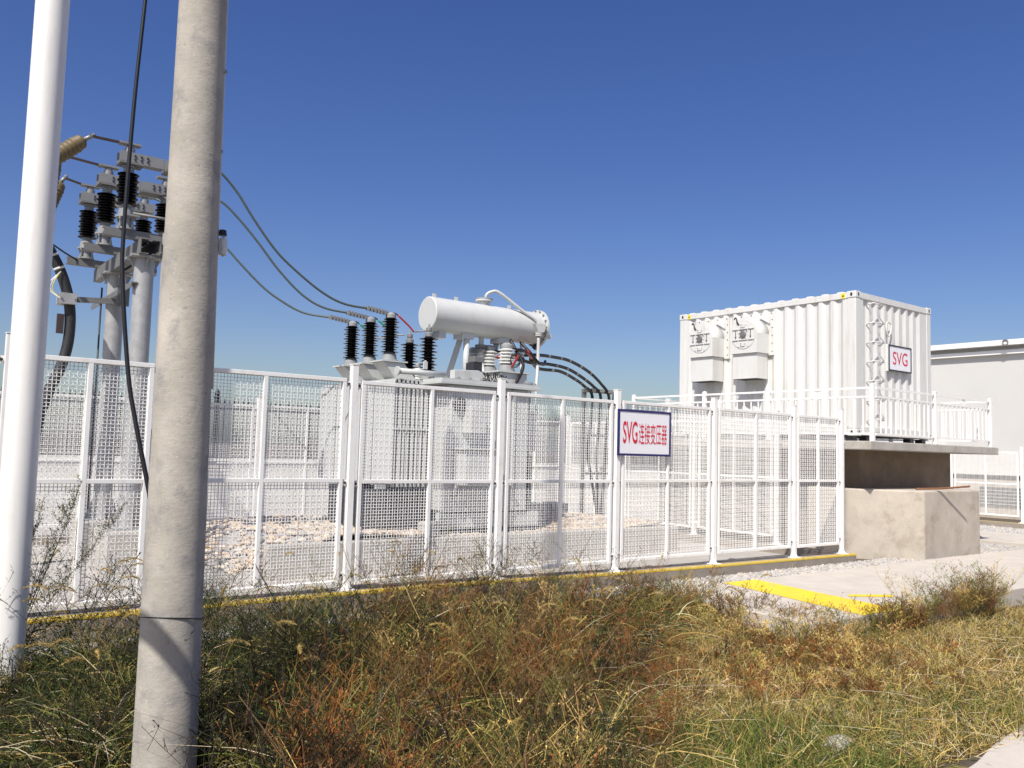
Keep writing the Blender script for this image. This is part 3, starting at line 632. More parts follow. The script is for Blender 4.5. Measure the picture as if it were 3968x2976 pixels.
MB().bar((7.78, 10.2, 2.86), (8.0, 10.32, 3.06), .01, .05).build('pink_ribbon', 'red_sleeve', tr)
# cabinets
cb = MB().box(6.82, 7.09, 9.83, 10.059, 1.83, 2.22).build('gauge_cabinet', TG, tr, bevel=.01)
cb = MB().box(6.70, 7.26, 9.76, 10.059, 1.10, 1.60).build('control_cabinet', TG, tr, bevel=.01); MB().box(6.66, 7.32, 9.72, 10.059, 1.601, 1.63).build('cabinet_roof', TG, cb); MB().box(6.73, 7.23, 9.752, 9.7595, 1.14, 1.56).build('cabinet_door', TG, cb)
MB().lathe([(.001, 0), (.10, 0), (.10, .05), (.08, .07), (.001, .07)], (6.74, 10.05, 2.25), (-.3, -1, 0), 18).build('pressure_gauge', 'dark_steel', tr)
cb = MB().box(8.12, 8.46, 10.40, 10.70, 1.60, 2.20).build('tap_changer_box', 'tank_white', tr, bevel=.012); MB().prism([(8.08, 10.35, 2.201), (8.52, 10.35, 2.201), (8.52, 10.75, 2.24), (8.08, 10.75, 2.24)], (0, 0, .02)).build('box_roof', 'tank_white', cb); MB().box(8.27, 8.278, 10.394, 10.3995, 1.62, 2.18).build('door_gap', 'dark_steel', cb)
MB().box(8.12, 8.44, 10.45, 10.9, .75, 1.55).build('oil_filter', 'dark_steel', tr, bevel=.02)
for z in (.9, 1.1, 1.3): MB().lathe([(.09, 0), (.11, .01), (.11, .05), (.09, .06)], (8.28, 10.45, z), (0, -1, 0), 14).build('valve_wheel', 'galvanised_dull', tr)
MB().tube([(6.68, 10.05, .95), (6.68, 9.97, .95), (6.68, 9.95, 1.12)], .03, 10).build('drain_valve', 'aluminium', tr)
# conservator
AX = 11.1; CZ = 3.665; cr = .27; x0, x1 = 6.81, 8.98
cs = MB().lathe([(.001, 0), (cr - .015, 0), (cr, .012), (cr, x1 - x0), (.001, x1 - x0)], (x0, AX, CZ), (1, 0, 0), 48).build('conservator', 'tank_white', tr)
MB().lathe([(cr, -.02), (cr + .045, -.02), (cr + .045, .02), (.001, .02)], (x1, AX, CZ), (1, 0, 0), 48).build('end_flange', 'tank_white', cs)
for k in range(16):
    t = k * math.pi / 8; MB().lathe([(.001, -.055), (.013, -.055), (.013, -.021), (.001, -.021)], (x1, AX + (cr + .024) * math.cos(t), CZ + (cr + .024) * math.sin(t)), (1, 0, 0), 6).build('flange_bolt', 'aluminium', cs)
sk = MB().lathe([(.09, -.06), (.09, .05), (.14, .055), (.14, .08), (.001, .08)], (7.87, AX, CZ + cr), n=22).build('filler_neck', 'tank_white', cs); MB().lathe([(.142, .082), (.142, .10), (.001, .10)], (7.87, AX, CZ + cr), n=22).build('neck_cover', 'casting_grey', cs)
MB().tube(arc([(7.9, AX, CZ + cr + .1), (7.91, AX - .02, CZ + cr + .17), (7.98, AX - .06, CZ + cr + .22), (8.1, AX - .11, CZ + cr + .21), (8.5, AX - .22, CZ + .22), (8.72, AX - .28, CZ + .10), (8.78, AX - .30, CZ + .02), (8.78, AX - .30, CZ - .12)], 6), .026, 12).build('breather_pipe', 'tank_white', cs)
MB().prism([(8.66, AX - .25, CZ + .03), (8.90, AX - .25, CZ + .03), (8.86, AX - .25, CZ - .10), (8.74, AX - .25, CZ - .12)], (0, -.10, 0)).build('pipe_bracket', 'tank_white', cs)
def pipe_down(x, y, z, lab): 
    MB().lathe([(.001, 0), (.055, 0), (.055, .02), (.03, .02), (.03, .03), (.055, .03), (.055, .05), (.001, .05)], (x, y, z), n=14).build('pipe_joint', 'tank_white', cs)
pipe_down(8.78, AX - .30, CZ - .17, '')
MB().tube(arc([(8.78, AX - .30, CZ - .17), (8.78, AX - .30, CZ - .5), (8.74, AX - .34, CZ - .75), (8.66, AX - .42, CZ - 1.05), (8.64, AX - .45, 2.2)], 5), .027, 12).build('oil_pipe', 'tank_white', cs)
pipe_down(8.66, AX, CZ - .50, '')
MB().tube(arc([(8.66, AX, CZ - cr), (8.66, AX, CZ - .6), (8.58, AX - .18, CZ - .85), (8.50, AX - .35, CZ - 1.1), (8.48, AX - .4, 2.2)], 5), .025, 12).build('oil_pipe', 'tank_white', cs)
for x in (7.5, 8.22):
    MB().box(x - .11, x + .11, AX - .13, AX + .13, CZ - cr - .06, CZ - cr + .03).build('saddle', 'tank_white', cs)
    MB().tube([(x, AX - .03, CZ - cr - .06), (x, AX - .06, 3.05), (x, AX - .35 if x < 8 else AX - .1, 2.7), (x, AX - .36 if x < 8 else AX - .1, 2.60)] if False else [(x, AX - .08, CZ - cr - .06), (x, AX - .08, 2.60)], .048, 14).build('support_leg', 'tank_white', cs)
    MB().bar((x - .0, AX + .1, CZ - cr - .05), (x - .12, AX + .32, 2.60), .03, .09).build('support_brace', TG, cs)
MB().box(6.98, 7.1, AX - .1, AX + .1, CZ - cr - .09, CZ - cr + .03).build('saddle', 'tank_white', cs)
MB().tube(arc([(7.84, AX, CZ - cr + .02), (7.84, AX, CZ - .42), (7.84, AX - .02, CZ - .68), (7.80, AX - .12, CZ - .82), (7.68, AX - .3, CZ - .95), (7.62, AX - .4, CZ - 1.03)], 5), .042, 14).build('main_oil_pipe', 'tank_white', cs)
MB().lathe([(.001, 0), (.10, 0), (.10, .04), (.08, .045), (.08, .07), (.10, .075), (.10, .115), (.001, .115)], (7.84, AX, CZ - .50), n=16).build('butterfly_valve', 'galvanised_dull', cs)
for x in (7.34, 8.39, 6.93): MB().prism([(x - .03, AX, CZ + cr - .01), (x + .03, AX, CZ + cr - .01), (x + .03, AX, CZ + cr + .06), (x - .03, AX, CZ + cr + .06)], (0, .016, 0)).build('lifting_lug', 'tank_white', cs)
MB().lathe([(.11, 0), (.11, .06), (.09, .07), (.001, .07)], (9.0, AX + .02, CZ - cr + .03), (.4, -.5, -.6), 18).build('level_gauge', 'dark_steel', cs)
MB().prism([(9.0, AX - .05, CZ - .14), (9.28, AX - .05, CZ - .14), (9.26, AX - .05, CZ - .07), (9.18, AX - .05, CZ - .03), (9.0, AX - .05, CZ - .02)], (0, .1, 0)).build('gauge_hood', 'tank_white', cs)

for xq, nm in ((9.25, 'left'), (9.75, 'middle'), (10.25, 'right')):
    tag(MB().box(xq, xq + .34, 12.0, 12.4, .1, .66).build('concrete_pier', 'concrete', bevel=.02), nm + ' one of three pale concrete piers right of the transformer', 'pier', 'concrete piers beside the transformer')
# ------------------------------------------------------------------ LV cables and their rack
rk = thing('cable_rack', (11.7, 12.5, 0), 'grey angle steel rack holding the three black cables right of the transformer', 'rack')
MB().bar((11.36, 12.5, .02), (11.36, 12.5, 2.86), .07, .07, (0, 1, 0)).build('post', 'galvanised_dull', rk); MB().bar((12.2, 12.5, .02), (12.2, 12.5, 2.86), .07, .07, (0, 1, 0)).build('post', 'galvanised_dull', rk)
for z in (2.82, 1.95, 1.2): MB().bar((11.3, 12.46, z), (12.26, 12.46, z), .04, .05).build('crossbar', 'galvanised_dull', rk)
for z in (2.84, ):
    for x in (11.5, 11.73, 11.96): MB().box(x - .05, x + .05, 12.36, 12.44, z - .03, z + .03).build('clamp', 'aluminium', rk)
for i, (y, xr) in enumerate(zip(LVY[::-1], (11.5, 11.73, 11.96))):
    y = LVY[i]; zt_ = 3.20
    pts = [(8.08, y, zt_), (8.6, y + .2, zt_ + .0)] + ([(9.41, 11.6, 3.07), (10.18, 11.87, 3.08), (10.81, 12.15, 2.99), (11.2, 12.33, 2.90)], [(9.23, 11.6, 3.15), (9.87, 11.8, 3.18), (10.49, 12.01, 3.16), (11.07, 12.22, 3.04), (11.5, 12.38, 2.91)], [(9.33, 11.6, 3.29), (9.99, 11.8, 3.32), (10.55, 12.01, 3.31), (11.2, 12.22, 3.18), (11.7, 12.38, 2.98)])[i] + [(xr, 12.42, 2.74), (xr - .02, 12.42, 2.2), (xr - .08, 12.42, 1.6), (xr + (.05, -.05, -.1)[i], 12.42, 1.0), (xr + (.2, .02, -.12)[i], 12.42, .35), (xr + .15, 12.42, .02)]
    cb = tag(MB().tube(arc(pts, 10), .030, 10).build('power_cable', 'cable_black'), 'black cable from the ' + ('nearest', 'middle', 'farthest')[i] + ' white bushing, arching over to the steel rack', 'cable', 'three black transformer cables')
    a = arc(pts, 10); MB().tube(a[8:14], .034, 10).build('termination_sleeve', 'red_sleeve', cb); 
    MB().lathe(shed_profile(.16, .034, .055, 4), a[14], (a[19] - a[14]), 14).build('rain_sheds', 'termination_olive', cb)
    for q in (26, 33, 39, 45, 51): MB().tube(a[q:q + 2], .0315, 10, False).build('tape_band', 'aluminium', cb)

# ------------------------------------------------------------------ disconnector switch
GD = 'galvanised_dull'
ds = thing('disconnector_switch', (2.75, 12.3, 0), 'outdoor disconnector switch on two galvanised steel tube columns behind the concrete pole', 'switchgear')
for y in (11.25, 12.70):
    c = MB().lathe([(.118, 0), (.118, 3.36), (.001, 3.36)], (2.72, y, .52), n=36).build('column', 'galvanised', ds)
    MB().box(2.53, 2.91, y - .19, y + .19, 3.881, 3.905).build('top_plate', 'galvanised', c)
    for dx, dy in ((1, 0), (-1, 0), (0, 1), (0, -1)):
        MB().prism([(2.72 + dx * .127, y + dy * .127, 3.88), (2.72 + dx * .19, y + dy * .19, 3.88), (2.72 + dx * .127, y + dy * .127, 3.74)], (.01 * dy, .01 * dx, 0)).build('gusset', 'galvanised', c)
        MB().prism([(2.72 + dx * .127, y + dy * .127, .545), (2.72 + dx * .22, y + dy * .22, .545), (2.72 + dx * .127, y + dy * .127, .8)], (.012 * dy, .012 * dx, 0)).build('gusset', 'galvanised', c)
    MB().box(2.48, 2.96, y - .24, y + .24, .521, .544).build('base_plate', 'galvanised', c)
    tag(MB().box(2.4, 3.05, y - .34, y + .34, -.02, .52).build('concrete_footing', 'concrete', bevel=.02), 'grey concrete footing block under the ' + ('nearer' if y < 12 else 'farther') + ' switch column', 'footing', 'switch column footings')
bm_ = MB(); bm_.box(2.60, 2.608, 10.98, 13.6, 3.906, 4.09); bm_.box(2.608, 2.70, 10.98, 13.6, 3.906, 3.914); bm_.box(2.608, 2.70, 10.98, 13.6, 4.082, 4.09); bm_.build('main_beam', GD, ds)
bm_ = MB(); bm_.box(2.83, 2.838, 10.98, 13.6, 3.906, 4.09); bm_.box(2.745, 2.83, 10.98, 13.6, 3.906, 3.914); bm_.box(2.745, 2.83, 10.98, 13.6, 4.082, 4.09); bm_.build('main_beam', GD, ds)
PY = (11.16, 12.30, 13.44)
def insul(x, y, z0, z1, p):
    MB().lathe([(.001, 0), (.085, 0), (.085, .02), (.065, .025), (.065, .075), (.05, .08)], (x, y, z0), n=20).build('insulator_foot', 'casting_grey', p)
    MB().lathe(shed_profile(z1 - z0 - .14, .062, .125, 11, .108), (x, y, z0 + .07), n=28).build('insulator', 'insulator_black', p)
    MB().lathe([(.05, 0), (.062, .0), (.062, .06), (.08, .065), (.08, .085), (.001, .085)], (x, y, z1 - .07), n=20).build('insulator_head', 'casting_grey', p)
for k, y in enumerate(PY):
    ph = MB(); z = 4.092
    ph.box(2.2, 3.42, y - .06, y - .052, z, z + .10); ph.box(2.2, 3.42, y - .052, y + .05, z, z + .008); ph.box(2.2, 3.42, y - .052, y + .05, z + .092, z + .10)
    arm = ph.build('crossarm', GD, ds)
    for xi in (2.45, 3.20):
        MB().lathe([(.001, 0), (.11, 0), (.11, .02), (.075, .03), (.075, .14), (.12, .145), (.12, .165), (.09, .17), (.09, .235), (.001, .235)], (xi, y, z + .101), n=20).build('bearing', 'casting_grey', arm)
        for t in range(4):
            tx, ty = xi + .1 * math.cos(t * math.pi / 2 + .7), y + .1 * math.sin(t * math.pi / 2 + .7); MB().lathe([(.018, 0), (.018, .05), (.008, .05), (.008, .10), (.018, .10), (.018, .14), (.001, .14)], (tx, ty, z + .115), n=8).build('adjusting_bolt', 'aluminium', arm)
        MB().box(xi - .05, xi + .13, y - .15, y - .05, z + .255, z + .275).build('crank_lever', 'aluminium', arm)
        insul(xi, y, 4.43, 4.98, ds)
    MB().tube([(2.5, y - .13, 4.385), (3.25, y - .13, 4.385)], .018, 8).build('link_rod', GD, arm)
    # blade: U channel with bolts
    zb_ = 5.0
    for xa, xb in ((2.32, 2.84), (2.86, 3.34)):
        u = MB(); u.box(xa, xb, y - .07, y - .062, zb_ + .03, zb_ + .16); u.box(xa, xb, y - .062, y + .06, zb_ + .03, zb_ + .038); u.box(xa, xb, y + .06, y + .068, zb_ + .03, zb_ + .16)
        bl = u.build('contact_blade', 'aluminium', ds)
        xm = (xa + xb) / 2
        for j in range(3):
            for zz in (.075, .12): MB().lathe([(.001, 0), (.014, 0), (.014, .012), (.001, .012)], (xm - .08 + .075 * j, y - .071, zb_ + zz), (0, -1, 0), 6).build('bolt', 'dark_steel', bl)
        MB().prism([(xa, y - .12, zb_), (xa + .28, y - .12, zb_), (xa + .28, y + .1, zb_), (xa, y + .1, zb_)], (0, 0, .028)).build('blade_base', GD, bl)
    for xi in (2.45, 3.20):
        MB().lathe([(.06, 0), (.06, .06), (.045, .065), (.045, .10)], (xi, y, zb_ + .16), n=16).build('terminal_stud', 'aluminium', ds)
        MB().box(xi - .13, xi + .12, y - .06, y + .06, zb_ + .261, zb_ + .285).build('terminal_pad', 'aluminium', ds)
MB().lathe([(.04, 0), (.04, 4.1), (.001, 4.1)], (2.90, 11.02, .1), n=16).build('operating_pipe', 'galvanised', ds)
MB().box(2.72, 2.86, 12.52, 12.569, 3.45, 3.72).build('junction_box', GD, ds)
MB().box(2.8, 2.95, 10.98, 11.118, 1.4, 1.75).build('mechanism_box', GD, ds, bevel=.01)
# cable bracket and riser cables
MB().bar((2.60, 13.4, 3.53), (2.60, 11.15, 3.56), .07, .012, (0, 0, 1)).build('angle_bracket', GD, ds); MB().bar((2.56, 13.4, 3.50), (2.56, 11.15, 3.53), .012, .07, (0, 0, 1)).build('angle_bracket', GD, ds)
MB().bar((2.0, 12.2, 3.40), (2.62, 12.2, 3.45), .05, .07).build('cable_arm', GD, ds)
MB().box(1.93, 2.13, 12.08, 12.16, 3.33, 3.47).build('cable_clamp', 'galvanised', ds); MB().box(1.93, 2.13, 12.245, 12.32, 3.33, 3.47).build('cable_clamp', 'galvanised', ds)
for xx in (1.95, 2.11): MB().tube([(xx, 12.06, 3.40), (xx, 12.36, 3.40)], .01, 6).build('clamp_bolt', 'aluminium', ds)
rc = tag(MB().tube(arc([(1.68, 12.2, 4.2), (1.83, 12.2, 3.96), (1.94, 12.2, 3.75), (2.03, 12.2, 3.5), (2.08, 12.2, 3.25), (2.09, 12.2, 3.0), (2.07, 12.2, 2.76), (2.01, 12.2, 2.5), (1.9, 12.2, 2.2), (1.8, 12.2, 1.8), (1.76, 12.2, 1.2), (1.75, 12.2, .02)], 8), .066, 14).build('riser_cable', 'tape_grey'), 'thick black taped cable curving up left of the switch columns', 'cable')
ca = arc([(1.83, 12.2, 3.96), (1.94, 12.2, 3.75), (2.03, 12.2, 3.5)], 8); MB().tube(ca[6:8], .069, 14).build('white_band', 'plaster_white', rc); MB().tube(arc([(1.83, 12.2, 3.96), (1.94, 12.2, 3.75)], 8)[0:2], .069, 14).build('white_band', 'plaster_white', rc)
MB().box(1.93, 2.01, 12.15, 12.2, 2.95, 3.2).build('cable_tag', 'tag_brown', rc)
for k in range(3): MB().tube(arc([(1.93, 12.12, 3.74), (1.86 - .02 * k, 12.1, 3.6), (1.85 - .02 * k, 12.1, 3.48), (1.95, 12.08, 3.38)], 5), .006, 5).build('earth_wire', 'insulator_white' if k else 'yellow_label', rc)
for k, y in enumerate(PY):
    z = (5.22, 5.24, 5.26)[k]; xe = (1.92, 1.80, 2.05)[k]
    a = Vector((xe, y, z - .02)); d = Vector(((-.62, 0, -.60), (-.12, 0, -.98), (-.30, 0, -.95))[k]).normalized()
    t = tag(MB().lathe([(.06, 0), (.085, .03), (.09, .10)] + [q for i in range(7) for q in ((.098, .10 + i * .055 + .012), (.098, .10 + i * .055 + .025), (.086, .10 + i * .055 + .05))] + [(.06, .55), (.045, .62)], a, d, 24).build('cable_termination', 'termination_olive'), ('nearest', 'middle', 'farthest')[k] + ' olive ribbed cable end left of the switch, beside the white pole', 'cable end', 'olive cable ends at the switch')
    MB().tube([a - d * .10 + Vector((.05, 0, .03)), a + d * .01], [.022, .03], 10).build('lug', 'aluminium', t)
    MB().bar(a - d * .06 + Vector((.02, 0, .03)), (2.36, y, 5.275), .045, .022).build('busbar', 'copper_bar', t)
    MB().tube(arc([a + d * .6, (xe - (.42, .12, .3)[k], y + .15 * (12.2 - y), 4.62), (1.60, .5 * (y + 12.2), 4.35), (1.72, 12.2, 4.12)], 6), .035, 10).build('tail_cable', 'tape_grey', t)
# overhead conductors from the switch to the transformer bushings
COND = ([(3.54, 11.14, 5.19), (3.79, 11.13, 4.96), (4.04, 11.11, 4.62), (4.33, 11.09, 4.27), (4.59, 11.08, 4.05), (5.01, 11.05, 3.77), (5.37, 11.03, 3.63)],
        [(3.88, 12.16, 5.09), (4.15, 12.09, 4.87), (4.45, 12.01, 4.53), (4.75, 11.94, 4.16), (5.09, 11.85, 3.83), (5.4, 11.75, 3.66)],
        [(3.75, 13.2, 5.08), (4.24, 13.03, 4.68), (4.51, 12.91, 4.38), (4.81, 12.78, 4.06), (5.06, 12.67, 3.86), (5.4, 12.50, 3.67)])
for k, y in enumerate(PY):
    a = Vector((3.32, y, 5.28)); b = Vector((HVX - .32, HVY[k], 3.60)); sag = (.62, .62, .62)[k]
    pts = arc([a] + [Vector(q) for q in COND[k]] + [b], 6)
    cd = tag(MB().tube(pts, .017, 8).build('conductor', 'cable_grey'), ('nearest and highest', 'middle', 'lowest') [k] + ' sagging grey conductor from the switch to the transformer bushings', 'conductor', 'overhead conductors')
    for q in range(6):
        p = b + Vector((.0 + .055 * q - .06, 0, 0.006 - .006 * q)); MB().box(p.x - .016, p.x + .016, p.y - .035, p.y + .035, p.z - .03, p.z + .03).build('clamp', 'aluminium', cd)
    MB().bar(b, (HVX, HVY[k], 3.585), .035, .012).build('terminal_strap', 'aluminium', cd)
tag(MB().tube(arc([(1.66, 12.8, 4.46), (1.8, 12.95, 4.34), (2.1, 13.2, 4.22), (2.35, 13.4, 4.15)], 8), .012, 6).build('earth_cable', 'cable_black'), 'thin black cable sagging from behind the white pole to the lowest crossarm', 'cable')
tag(MB().tube([(2.55, 12.74, .02), (2.55, 12.74, 3.7)], .012, 6).build('earth_lead', 'cable_black'), 'thin black lead running up the farther switch column', 'cable')

# ------------------------------------------------------------------ poles in front
cp = thing('concrete_pole', (1.335, 4.53, -.15), 'thick weathered grey concrete pole standing in the weeds in front', 'pole')
n = 64; prof = [(.1535 - .0086 * h, h) for h in np.linspace(-.3, 9.5, 60)]
MB().lathe(prof, (1.335, 4.53, 0), (-.006, .002, 1), n, soft=True).build('shaft', 'pole_concrete', cp)
wb = [(1.335 + .1495 * math.cos(t), 4.53 + .1495 * math.sin(t), .72 + .03 * math.cos(t + 2.2)) for t in np.linspace(0, 2 * math.pi, 40)]
MB().tube(wb, .0035, 5, False).build('tie_wire', 'iron_black', cp)
MB().tube([(1.452, 4.62, 5.2), (1.474, 4.60, 3.0), (1.489, 4.59, 1.9)], .007, 8).build('conduit', 'insulator_white', cp)
for z in (2.3, 2.75, 3.2, 3.65, 4.1): MB().cbox((1.47, 4.60, z), (.009, .009, .008)).build('conduit_clip', 'galvanised', cp)
MB().lathe([(.001, 0), (.02, .01), (.024, .05), (.02, .1), (.001, .11)], (1.505, 4.585, 2.62), n=12).build('wire_insulator', 'insulator_white', cp); MB().lathe([(.001, 0), (.022, .0), (.018, .03), (.001, .035)], (1.50, 4.585, 2.735), n=12).build('insulator_cap', 'iron_black', cp)
wp = thing('white_pole', (.898, 6.71, -.15), 'white painted steel pole at the left edge of the picture', 'pole')
MB().lathe([(.111, -.3), (.107, 10.0)], (.898, 6.71, 0), (0, 0, 1), 64, soft=True).build('shaft', 'pole_white', wp)
tag(MB().tube(arc([(1.17, 5.08, 4.9), (1.15, 5.1, 4.16), (1.13, 5.12, 3.54), (1.12, 5.13, 2.79), (1.13, 5.12, 2.49), (1.18, 5.08, 1.98), (1.23, 5.04, 1.69), (1.30, 4.99, 1.35), (1.345, 4.95, 1.1), (1.38, 4.8, .85), (1.38, 4.72, .7)], 8), [.0105 + .00005 * i for i in range(81)], 10).build('hanging_cable', 'cable_black'), 'black cable hanging down just left of the concrete pole', 'cable')
# unseen post and arm, added to cast the slanting shadow on the concrete pole
bp = thing('shadow_arm_post', (.29, -1.25, 0), 'unseen grey post outside the frame, added so its arm shades the concrete pole', 'post')
q0 = Vector((1.30, 4.40, .57)) + to_sun * 3.2
hd_ = Vector((.16, -1.07, 0)).normalized()
ar = MB().tube([q0 - hd_ * .42, q0 + hd_ * 4.6], .045, 14).build('arm', 'galvanised_dull', bp)
e_ = q0 + hd_ * 4.6; MB().tube([(e_.x, e_.y, -.3), (e_.x, e_.y, e_.z + .1)], .06, 14).build('upright', 'galvanised_dull', bp)
# ------------------------------------------------------------------ weeds and grass
rn = np.random.default_rng(11)
def plant_mat():
    m = bpy.data.materials.new('plant'); m.use_nodes = True; t = m.node_tree; n = t.nodes; L = t.links; n.clear()
    o = n.new('ShaderNodeOutputMaterial'); a = n.new('ShaderNodeAttribute'); a.attribute_name = 'tint'
    p = n.new('ShaderNodeBsdfPrincipled'); p.inputs['Roughness'].default_value = .65; p.inputs['Specular IOR Level'].default_value = .3
    tr_ = n.new('ShaderNodeBsdfTranslucent'); mx = n.new('ShaderNodeMixShader'); mx.inputs[0].default_value = .18
    L.new(a.outputs['Color'], p.inputs['Base Color']); L.new(a.outputs['Color'], tr_.inputs['Color'])
    L.new(p.outputs[0], mx.inputs[1]); L.new(tr_.outputs[0], mx.inputs[2]); L.new(mx.outputs[0], o.inputs['Surface']); MATS['plant'] = m
plant_mat()
class Strips:
    """collects bent ribbons as numpy arrays and links them as one mesh with a 'tint' colour per vertex"""
    def __init__(s): s.V = []; s.F4 = []; s.C = []; s.n = 0
    def ribbons(s, base, d, length, width, bend, col, nseg=3, taper=True):
        N = len(base); t = np.linspace(0, 1, nseg + 1)[None, :, None]
        L = np.asarray(length).reshape(-1, 1, 1) * np.ones((N, 1, 1))
        P = base[:, None, :] + d[:, None, :] * L * t + bend[:, None, :] * L * t ** 2
        tang = d + bend; a = rn.uniform(0, 2 * np.pi, N); h = np.stack([np.cos(a), np.sin(a), np.zeros(N)], 1)
        w = np.cross(tang, h); w /= np.linalg.norm(w, axis=1, keepdims=True) + 1e-9
        wt = (1 - t ** 2.2 * .92) if taper else np.ones_like(t)
        off = w[:, None, :] * (np.asarray(width).reshape(-1, 1, 1) * np.ones((N, 1, 1)) / 2) * wt
        V = np.stack([P - off, P + off], 2).reshape(N, -1, 3); nv = V.shape[1]
        q = np.array([[2 * k, 2 * k + 1, 2 * k + 3, 2 * k + 2] for k in range(nseg)])
        F = (np.arange(N)[:, None, None] * nv + q[None]).reshape(-1, 4) + s.n
        s.V.append(V.reshape(-1, 3)); s.F4.append(F); s.C.append(np.repeat(col, nv, 0)); s.n += N * nv
        return P
    def quads(s, c, size, col, aspect=.55):
        N = len(c); a = rn.normal(size=(N, 3)); a /= np.linalg.norm(a, axis=1, keepdims=True); b = np.cross(a, rn.normal(size=(N, 3))); b /= np.linalg.norm(b, axis=1, keepdims=True)
        sz = np.asarray(size).reshape(-1, 1); u = a * sz; v = b * sz * aspect
        V = np.stack([c - u, c - .1 * u - v, c + u, c - .1 * u + v], 1).reshape(-1, 3)
        s.V.append(V); s.F4.append(np.arange(N * 4).reshape(-1, 4) + s.n); s.C.append(np.repeat(col, 4, 0)); s.n += N * 4
    def build(s, name, parent=None, org=(0, 0, 0)):
        V = np.concatenate(s.V) - np.array(org); F = np.concatenate(s.F4); C = np.concatenate(s.C)
        me = bpy.data.meshes.new(name); me.vertices.add(len(V)); me.vertices.foreach_set('co', V.astype(np.float32).ravel())
        me.loops.add(F.size); me.loops.foreach_set('vertex_index', F.astype(np.int32).ravel())
        me.polygons.add(len(F)); me.polygons.foreach_set('loop_start', np.arange(0, F.size, 4, dtype=np.int32))
        me.update(calc_edges=True); me.validate()
        at = me.attributes.new('tint', 'FLOAT_COLOR', 'POINT'); at.data.foreach_set('color', np.concatenate([np.clip(C, 0, 1), np.ones((len(C), 1))], 1).astype(np.float32).ravel())
        me.materials.append(MATS['plant']); o = bpy.data.objects.new(name, me); SC.collection.objects.link(o)
        o.parent = parent; o.location = Vector(org) - orig(parent); ORG[o.name] = Vector(org); return o
cT, sT = math.cos(YAW), math.sin(YAW)
def toXY(p): return np.stack([sT * p[:, 0] - cT * p[:, 1], cT * p[:, 0] + sT * p[:, 1]], 1)      # plan -> right of camera, ahead of camera
def fromXY(X, Y): return np.stack([sT * X + cT * Y, -cT * X + sT * Y], 1)
def vnoise(p, sc, seed):
    r = np.random.default_rng(seed); g = r.random((64, 64)); q = p * sc + 200; i = np.floor(q).astype(int); f = q - i; f = f * f * (3 - 2 * f); a = i % 64; b = (i + 1) % 64
    return (g[a[:, 0], a[:, 1]] * (1 - f[:, 0]) + g[b[:, 0], a[:, 1]] * f[:, 0]) * (1 - f[:, 1]) + (g[a[:, 0], b[:, 1]] * (1 - f[:, 0]) + g[b[:, 0], b[:, 1]] * f[:, 0]) * f[:, 1]
def sm(x, a, b): t = np.clip((x - a) / (b - a), 0, 1); return t * t * (3 - 2 * t)
def tallness(p):                       # 1 in the rank weeds at left and centre, 0 on the short grass at right
    q = toXY(p); X, Y = q[:, 0], q[:, 1]
    xb = .75 + .27 * (Y - 4.5) + .5 * (vnoise(p, 1.3, 5) - .5)
    return 1 - sm(X, xb - .55, xb + .35)
def inside(p):
    s_, d_ = p[:, 0], p[:, 1]
    ok = (d_ < 7.15 - .25 * vnoise(p, 2., 9)) & ~((s_ > 7.35 + .5 * vnoise(p, 1.5, 3)) & (d_ > 4.70)) & ~((s_ > 4.9 - .5 * vnoise(p, 2, 4)) & (d_ < 2.2 + .35 * vnoise(p, 2., 6)))
    pole = (np.hypot(s_ - 1.335, d_ - 4.53) < .19) | (np.hypot(s_ - .898, d_ - 6.71) < .13)
    return ok & ~pole
def sample(n, y0=2.7, y1=10.5, pw=1.0, x0=-.70, x1=.70):
    o = []
    while sum(map(len, o)) < n:
        Y = y0 + (y1 - y0) * rn.random(n * 3) ** pw; X = rn.uniform(x0, x1, n * 3) * Y
        p = fromXY(X, Y); o.append(p[inside(p)])
    return np.concatenate(o)[:n]
def clear_h(p):                        # how high plants may grow without standing in front of the two poles
    q = toXY(p); X, Y = q[:, 0], q[:, 1]; r = X / Y
    h = np.ones(len(p)); m = (r > -.53) & (r < -.27) & (Y < 4.35); h[m] = .10
    m = (r < -.50) & (Y < 6.0); h[m] = np.minimum(h[m], .24); return h
COL = dict(straw=(.56, .41, .135), pale=(.66, .56, .36), green=(.15, .19, .035), dgreen=(.032, .048, .014), olive=(.19, .165, .042), red=(.25, .098, .027), brown=(.16, .09, .035), twig=(.034, .025, .016))
def tint(names, w, n, jit=.25):
    k = rn.choice(len(names), n, p=np.array(w) / sum(w)); c = np.array([COL[x] for x in names])[k]
    return c * (1 + jit * rn.uniform(-1, 1, (n, 1))) * (1 + .12 * rn.uniform(-1, 1, (n, 3)))
def mixcol(a, b, f): return a * (1 - f[:, None]) + b * f[:, None]
def ground(p): return np.concatenate([p, gz(p[:, 1])[:, None] - .01], 1)
def dirs(n, lean0, lean1):
    a = rn.uniform(0, 2 * np.pi, n); l = rn.uniform(lean0, lean1, n); return np.stack([np.cos(a) * np.sin(l), np.sin(a) * np.sin(l), np.cos(l)], 1)
def stuff(o, label, cat): o['kind'] = 'stuff'; return tag(o, label, cat)

